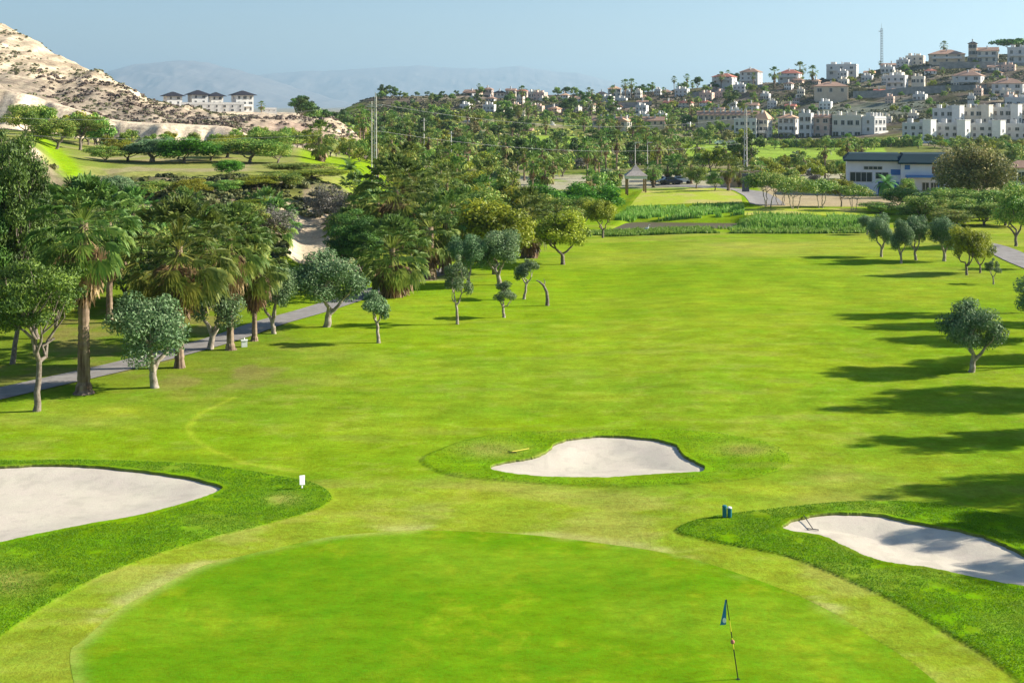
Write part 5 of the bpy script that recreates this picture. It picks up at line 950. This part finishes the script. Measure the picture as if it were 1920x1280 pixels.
# white marker board
x, Ym, z = gnd(567, 919); s = Ym/F; r = bpy.data.objects.new('marker_sign', None); COL.objects.link(r); r.location = (x, Ym, z); r.rotation_euler = (0, 0, rad(40))
mb = MB(); w_ = 5.4*s; V = [(-w_, 0, 8*s), (w_*0.95, 0, 6*s), (w_, 0, 24*s), (-w_*1.1, 0, 25*s)]; mb.add(V+[(a, b+0.03, c) for a, b, c in V], [(0, 1, 2, 3), (7, 6, 5, 4), (0, 4, 5, 1), (1, 5, 6, 2), (2, 6, 7, 3), (3, 7, 4, 0)]); ob('board', mb.build('board', [M['wht']]), r)
mb = MB(); mb.box(-0.5*s, 2.0*s, 0.032, 0.06, -0.1, 22*s); ob('stake', mb.build('stake', [M['wht']]), r); tag(r, 'small white marker board on a short stake beside the left bunker', 'sign')
# white marker box near the palms
x, Ym, z = gnd(458, 651); mb = MB(); mb.box(-0.17, 0.17, -0.12, 0.12, -0.05, 0.36); mb.box(-0.2, 0.2, -0.15, 0.15, 0.363, 0.42); mb.tube([(0, 0, 0.4), (0, 0, 0.55)], [0.03, 0.03], 6)
tag(ob('marker_box', mb.build('marker_box', [M['wht']]), loc=(x, Ym, z), rz=0.3), 'small white box on the grass between two palm trunks', 'box')
for i, (dx, lab) in enumerate([(1358.5, 'small blue-green bin, left of a touching pair by the right bunker'), (1368, 'small blue-green bin with pale lid, right of a touching pair')]):
    x, Yb_, z = gnd(dx, 972); s = Yb_/F; r = bpy.data.objects.new('litter_bin', None); COL.objects.link(r); r.location = (x, Yb_, z); mb = MB()
    h = (20 if i == 0 else 17)*s; mb.tube([(0, 0, 0.0), (0, 0, 0.03), (0, 0, h)], [3.6*s, 4.0*s, 4.3*s], 14); ob('body', mb.build('body', [M['teal']], False), r)
    mb = MB(); mb.tube([(0, 0, h+0.003), (0, 0, h+0.03), (0, 0, h+0.05)], [4.6*s, 4.4*s, 2.5*s], 14); ob('lid', mb.build('lid', [M['teal' if i == 0 else 'wht']]), r); tag(r, lab, 'bin', 'pair of bins by the right bunker')
def rake(label, pa, pb, hm, head='metal'):
    a = np.array(gnd(*pa)); b = np.array(gnd(*pb)); r = bpy.data.objects.new('bunker_rake', None); COL.objects.link(r); r.location = tuple(a); d = b-a
    mb = MB(); mb.tube([(0, 0, 0.06), tuple(d+(0, 0, 0.07))], [0.016, 0.016], 7); ob('handle', mb.build('handle', [M[hm]]), r)
    n = np.array((0.9, -0.35, 0)); n /= np.linalg.norm(n); mb = MB(); mb.tube([d-n*0.2+(0, 0, 0.06), d+n*0.2+(0, 0, 0.06)], [0.016, 0.016], 6)
    for k in range(12): q = d+n*(k/11-0.5)*0.38; mb.tube([q+(0, 0, 0.055), q+(0.015, -0.02, -0.02)], [0.006, 0.004], 4)
    ob('rake_head', mb.build('rake_head', [M[head]]), r); tag(r, label, 'rake')
rake('dark bunker rake lying on the sand of the right bunker', (1507, 976), (1524, 996), 'black'); rake('pale wooden rake lying on the grass left of the middle bunker', (992, 844), (960, 852), 'yellow', 'black')
# bird at the reeds
x, Ye, z = gnd(1213, 437); r = bpy.data.objects.new('egret', None); COL.objects.link(r)
mb = MB(); mb.tube([(-0.34, 0, 0.42), (-0.2, 0, 0.46), (0, 0, 0.52), (0.14, 0, 0.58), (0.2, 0, 0.68), (0.16, 0, 0.80), (0.2, 0, 0.9), (0.27, 0, 0.92), (0.40, 0, 0.90)], [0.01, 0.07, 0.11, 0.08, 0.035, 0.025, 0.03, 0.03, 0.006], 8); mb.tube([(0, 0.03, -0.1), (0.02, 0.03, 0.45)], [0.012, 0.015], 5); mb.tube([(0.03, -0.03, -0.1), (0.02, -0.03, 0.45)], [0.012, 0.015], 5)
e = ob('white_egret', mb.build('white_egret', [M['whitebird']], True), loc=(x, Ye, z)); bpy.data.objects.remove(r); tag(e, 'small white egret standing at the near edge of the reeds', 'bird')

# cars
def car(label, px, py, col, rz, Yv=None, group='parked cars'):
    x, Yk, z = gnd(px, py) if Yv is None else ((px-CX)/F*Yv, Yv, hz((px-CX)/F*Yv, Yv)); r = bpy.data.objects.new('parked_car', None); COL.objects.link(r); r.location = (x, Yk, z); r.rotation_euler = (0, 0, rz)
    prof = [(-2.1, 0.35), (-2.15, 0.75), (-1.9, 0.92), (-1.4, 0.97), (-0.9, 1.42), (0.5, 1.45), (1.15, 1.0), (1.95, 0.85), (2.1, 0.6), (2.05, 0.35)]
    mb = MB(); n = len(prof); V = [(a, y, b) for y in (-0.85, -0.78, 0.78, 0.85) for a, b in [(p[0], p[1] if abs(y) > 0.8 and p[1] < 1 else p[1]) for p in prof]]
    V = [(a, y*(0.82 if b > 1.1 else 1), b) for a, y, b in V]; Fq = [(j*n+i, j*n+(i+1) % n, (j+1)*n+(i+1) % n, (j+1)*n+i) for j in range(3) for i in range(n)]; mb.add(V, Fq)
    for j in (0, 3): c = len(V); mb.add([V[j*n+i] for i in range(n)]+[(0, V[j*n][1], 0.7)], [(n, i, (i+1) % n) for i in range(n)])
    ob('body', mb.build('body', [M[col]]), r); mb = MB(); mb.box(-0.85, 0.5, -0.78, 0.78, 1.02, 1.33); mb.add([(0.62, -0.66, 1.40), (0.62, 0.66, 1.40), (1.14, 0.7, 1.05), (1.14, -0.7, 1.05)], [(0, 1, 2, 3)]); ob('window', mb.build('window', [M['glass']]), r)
    for sx in (-1.3, 1.3):
        for sy in (-0.8, 0.8): mb = MB(); mb.tube([(sx, sy-0.1, 0.32), (sx, sy+0.1, 0.32)], [0.32, 0.32], 12); ob('wheel', mb.build('wheel', [M['rubber']]), r)
    tag(r, label, 'car', group)
car('dark parked car behind the pale tee lawn', 1257, 347, 'cark', 0.1); car('white parked car left of the dark one', 1238, 345, 'carw', 0.15); car('silver-white parked car right of the dark one', 1276, 345, 'carw', -0.1)
car('white car parked left of the grey power pole base', 1352, 0, 'carw', 0.0, 425); car('white car parked behind the flat-topped acacias', 1528, 0, 'carw', 0.2, 258); car('white car beyond the hedge under the power pole', 1372, 0, 'carw', 0.0, 428)
wall_strip('long low pale wall along the back of the car park', [(1180,338,346),(1260,336,345),(1340,337,346),(1420,336,346)], 240, 0.3, 'concrete', 'car_park_wall', 'wall', None)
# dark panel cabinet at the base of the grey pole
x, Yk, z = gnd(1398, 360); mb = MB(); mb.box(-0.55, 0.55, -0.3, 0.3, -0.2, 2.9); mb.box(-0.6, 0.6, -0.35, 0.35, 2.903, 3.0); mb.box(-0.45, 0.45, -0.33, -0.303, 0.3, 2.6)
tag(ob('electric_cabinet', mb.build('electric_cabinet', [M['metal']]), loc=(x, Yk, z)), 'tall dark cabinet at the foot of the grey power pole', 'cabinet')
mb = MB(); mb.box(-3.3, 3.3, 0, 0.25, -0.5, 2.7); mb.box(-3.4, 3.4, -0.05, 0.3, 2.703, 2.85); x, Yk, z = gnd(1390, 352); tag(ob('white_gate_wall', mb.build('white_gate_wall', [M['pink']]), loc=(x, Yk+1.5, z)), 'pale pinkish wall behind the dark cabinet', 'wall')
# hedge
rg = np.random.default_rng(5); n = 60; hx = [((px-CX)/F*412) for px in np.linspace(1470, 1720, n)]; V, Fq, T_ = leaves([(a, 412, hz(a, 412)+1.3) for a in hx], [(1.1, 0.9, 1.7)]*n, 9000, 0.3, rg); mb = MB(); mb.add(V, Fq, 0, T_)
tag(ob('hedge', mb.build('hedge', [LM['bushy']])), 'long clipped dark hedge in front of the houses', 'hedge')

# ---------------------------------------------------------------- reeds, scrub, rough grass (nobody could count these)
def blades(pts, hmin, hmax, wd, rg, lean=0.35):
    n = len(pts); h = rg.uniform(hmin, hmax, n); a = rg.random(n)*6.283; d = np.column_stack([np.cos(a), np.sin(a), np.zeros(n)]); b = rg.random(n)*6.283; L = np.column_stack([np.cos(b), np.sin(b), np.zeros(n)])*(lean*h*rg.random(n))[:, None]
    h = h*(0.6+0.9*fbm(pts[:, 0]/0.5, pts[:, 1]/0.5, 3, 97)); P0 = pts; m_ = P0+L*0.35+np.column_stack([0*h, 0*h, h*0.6]); t = P0+L+np.column_stack([0*h, 0*h, h]); w2 = d*wd
    V = np.stack([P0-w2, P0+w2, m_+w2*0.8, t, m_-w2*0.8], 1).reshape(-1, 3); I = np.arange(n)*5
    F4 = np.stack([I, I+1, I+2, I+4], 1); F3 = np.stack([I+4, I+2, I+3], 1)
    return V, F4, F3, np.repeat(np.clip(rg.normal(0.5, 0.22, n), 0, 1), 5)
def reedbed(label, poly, n, h0, h1, seed):
    rg = np.random.default_rng(seed); Pn = np.array([g0(*p) for p in poly]); lo, hi = Pn.min(0), Pn.max(0); q = rg.uniform(lo, hi, (n*4, 2)); q = q[sdf(Pn, q[:, 0], q[:, 1]) < 0][:n]
    k = fbm(q[:, 0]/3, q[:, 1]/3, 3, seed) > 0.36; q = q[k]; z = height(q[:, 0], q[:, 1]); V, F4, F3, T_ = blades(np.column_stack([q, z-0.1]), h0, h1, 0.07, rg, 0.4)
    tag(ob('reeds', mesh('reeds', V, [F4, F3], [LM['reed']], tint=T_)), label, 'reeds', kind='stuff')
reedbed('bright green reeds along the near edge of the pond', [(1095,443),(1620,443),(1640,436),(1560,436),(1130,432),(1100,436)], 15000, 0.25, 0.55, 1)
reedbed('green reeds on the bank below the pale tee lawn', [(1150,413),(1180,394),(1395,394),(1395,412),(1180,413)], 14000, 0.35, 0.8, 2)
reedbed('dark green reeds at the right end of the pond', [(1360,428),(1395,413),(1620,416),(1645,430),(1600,434),(1400,432)], 14000, 0.35, 0.8, 3)
def scrub(label, name, n, px0, px1, Y0, Y1, s0, s1, seed, leaf, cond=None, nl=16):
    rg = np.random.default_rng(seed); px = rg.uniform(px0, px1, n*3); Yv = rg.uniform(Y0, Y1, n*3); x = (px-CX)/F*Yv; z = height(x, Yv)
    k = (fbm(x/16, Yv/16, 3, seed+50)+rg.normal(0, 0.1, n*3)) > 0.5
    if cond is not None: k &= cond(px, Yv, x, z)
    x, Yv, z = x[k][:n], Yv[k][:n], z[k][:n]; m_ = len(x); s = rg.uniform(s0, s1, m_)**1.5; R_ = np.column_stack([s, s, s*0.6])
    idx = np.repeat(np.arange(m_), nl); d = rg.normal(size=(m_*nl, 3)); d /= np.linalg.norm(d, axis=1)[:, None]; d[:, 2] = np.abs(d[:, 2])
    C = np.column_stack([x, Yv, z+0.1])[idx]+d*R_[idx]*rg.uniform(0.5, 1.0, (m_*nl, 1)); nn = d+rg.normal(0, 0.5, d.shape); t = np.cross(nn, rg.normal(size=d.shape)); t /= np.linalg.norm(t, axis=1)[:, None]; b = np.cross(nn, t); b /= np.linalg.norm(b, axis=1)[:, None]; ss = (s[idx]*rg.uniform(0.3, 0.55, m_*nl))[:, None]
    V = np.stack([C+t*ss, C+b*ss*0.7, C-t*ss, C-b*ss*0.7], 1).reshape(-1, 3); ti = np.clip(rg.random(m_)[idx]*0.6+rg.random(m_*nl)*0.4, 0, 1)
    tag(ob(name, mesh(name, V, np.arange(4*m_*nl).reshape(-1, 4), [leaf], tint=np.repeat(ti, 4))), label, 'scrub', kind='stuff')
scrub('low dark scrub dotting the bare cream hill', 'scrub', 3400, -300, 480, 256, 470, 0.32, 0.75, 1, LM['scrub'])
scrub('dense brown scrub on the low shoulder of the bare hill', 'scrub', 950, 60, 690, 250, 335, 0.4, 0.95, 2, LM['scrubb'], lambda px, Y, x, z: (px > 60+(345-Y)*0.3))
scrub('dry scrub covering the right hillside', 'scrub', 5000, 1250, 2050, 470, 720, 0.5, 1.1, 3, LM['scrub'])
scrub('dry scrub covering the middle hill', 'scrub', 2400, 640, 1300, 590, 745, 0.6, 1.2, 4, LM['scrub'])
scrub('mixed scrub on the bank behind the left palms', 'scrub', 2200, -250, 700, 98, 147, 0.3, 0.8, 5, LM['bankscrub'], lambda px, Y, x, z: (z > 0.5) & ~((px > 540) & (px < 618) & (Y < 131)), nl=40)
scrub('undergrowth between the valley trees', 'scrub', 4200, 640, 1500, 290, 640, 0.7, 1.35, 6, LM['bushy'], lambda px, Y, x, z: ~(((px > 1270) & (px < 1660) & (Y > 335) & (Y < 425)) | ((px > 985) & (px < 1085) & (Y > 400) & (Y < 470)) | ((px > 1190) & (px < 1430) & (Y < 300))))
rg = np.random.default_rng(9); pts = []
for R_, n in zip(ROUGH, (95000, 110000, 9000)):
    lo, hi = R_.min(0), R_.max(0); lo = np.maximum(lo, (-22, 30)); hi = np.minimum(hi, (24, 62)); q = rg.uniform(lo, hi, (n*3, 2)); d = sdf(R_, q[:, 0], q[:, 1]); k = (d+0.12*fbm(q[:, 0]/0.3, q[:, 1]/0.3, 2, 95)) < 0.05; k &= fbm(q[:, 0]/0.8, q[:, 1]/0.8, 3, 96) > 0.20+0.16*rg.random(len(q))
    for Bp in BUNK: k &= sdf(Bp, q[:, 0], q[:, 1]) > 0.01
    pts.append(q[k][:n])
q = np.concatenate(pts); z = height(q[:, 0], q[:, 1]); V, F4, F3, T_ = blades(np.column_stack([q, z-0.01]), 0.02, 0.05, 0.010, rg, 1.3)
T_ = np.clip(T_*0.6+0.4*np.repeat(fbm(q[:, 0]/1.2, q[:, 1]/1.2, 3, 91), 5)*1.2, 0, 1)
tag(ob('rough_grass', mesh('rough_grass', V, [F4, F3], [LM['blade']], tint=T_)), 'long darker rough grass around the bunkers', 'grass', kind='stuff')

# ---------------------------------------------------------------- labels of the scattered trees, from what stands next to them
LMK = [(704,240,'the pale power pole'),(1398,290,'the grey power pole'),(1192,330,'the kiosk'),(1257,345,'the dark parked car'),(1653,110,'the radio mast'),(846,270,'the slim white pole'),(795,250,'the mid-valley grey pole'),(1685,295,'the clubhouse roof'),(1180,225,'the left chimneyed terrace'),(1365,215,'the long chimneyed terrace'),
 (1435,235,'the peach-roofed house'),(1410,145,'the white tower villa'),(1485,140,'the villa under the tall palm'),(1565,165,'the lone tan villa'),(1688,152,'the blue-shaded cube villa'),(1826,150,'the terracotta-roofed villa'),(1790,100,'the hilltop mansion'),(1730,250,'the first front town house'),(1860,250,'the third front town house'),(1645,240,'the sunlit white end house'),
 (1550,235,'the middle row houses'),(1830,330,'the rusty-brown tree'),(600,270,'the thick-skirted upper palm'),(450,185,'the hilltop villas'),(300,250,'the cream cliff'),(100,240,'the large far-left trees'),(960,180,'the ridge house cluster'),(1150,175,'the peach-roofed ridge villa'),(1057,205,'the middle retaining wall'),(1270,180,'the pair of ridge palms'),
 (1500,350,'the flat-topped acacias'),(742,300,'the tallest fan palm'),(1030,275,'the small valley lawn'),(1450,290,'the pale valley lawns'),(920,210,'the mid-slope white cube house'),(1120,300,'the wooden pole'),(990,245,'the lowest pink house'),(1075,370,'the bright green belt trees'),(900,400,'the yellow-green belt tree'),(640,200,'the dark wooded knoll'),(1600,195,'the bare grey-green slope'),(1355,160,'the red-roofed skyline villa'),(880,300,'the open spot in the palm grove'),(1250,240,'the dark grove below the terrace'),(1900,165,'the wide right-edge villa'),(1590,272,'the dark hedge')]
ORD = ['','second ','third ','fourth ','fifth ','sixth ','seventh ','eighth ','ninth ','tenth ','eleventh ','twelfth ','thirteenth ','fourteenth ']
cells = {}
for o, ph, px, py, cat, H in FILL:
    l = min(LMK, key=lambda q: (q[0]-px)**2+((q[1]-py)*2)**2); dx, dy = px-l[0], (py-l[1])*1.6
    rel = ('right of' if dx > 0 else 'left of') if abs(dx) > abs(dy) else ('below' if dy > 0 else 'above'); cells.setdefault((ph, l[2], rel), []).append((dx*dx+dy*dy, o, cat))
for (ph, l, rel), L in cells.items():
    L.sort(key=lambda q: q[0])
    for i, (d, o, cat) in enumerate(L):
        tag(o, ('%s %s %s' % (ph, rel, l) if len(L) == 1 else '%snearest %s %s %s' % (ORD[min(i, 13)], ph, rel, l)), cat, {'palm tree':'fan palms of the valley','tree':'trees scattered over the valley and slopes','bush':'bushes of the valley and slopes','house':'small houses dotted over the far slopes'}[cat])

# ---------------------------------------------------------------- haze
hm = bpy.data.materials.new('haze'); hm.use_nodes = True; N = hm.node_tree.nodes; N.remove(N['Principled BSDF']); pv_ = N.new('ShaderNodeVolumePrincipled'); pv_.inputs['Color'].default_value = (0.58, 0.83, 1.0, 1); pv_.inputs['Density'].default_value = HAZE; pv_.inputs['Anisotropy'].default_value = 0.36
hm.node_tree.links.new(pv_.outputs[0], N['Material Output'].inputs['Volume'])
mb = MB(); mb.box(-16000, 16000, -400, 31000, -40, 1010); tag(ob('haze', mb.build('haze', [hm])), 'thin pale haze filling the air of the valley', 'haze', kind='stuff')
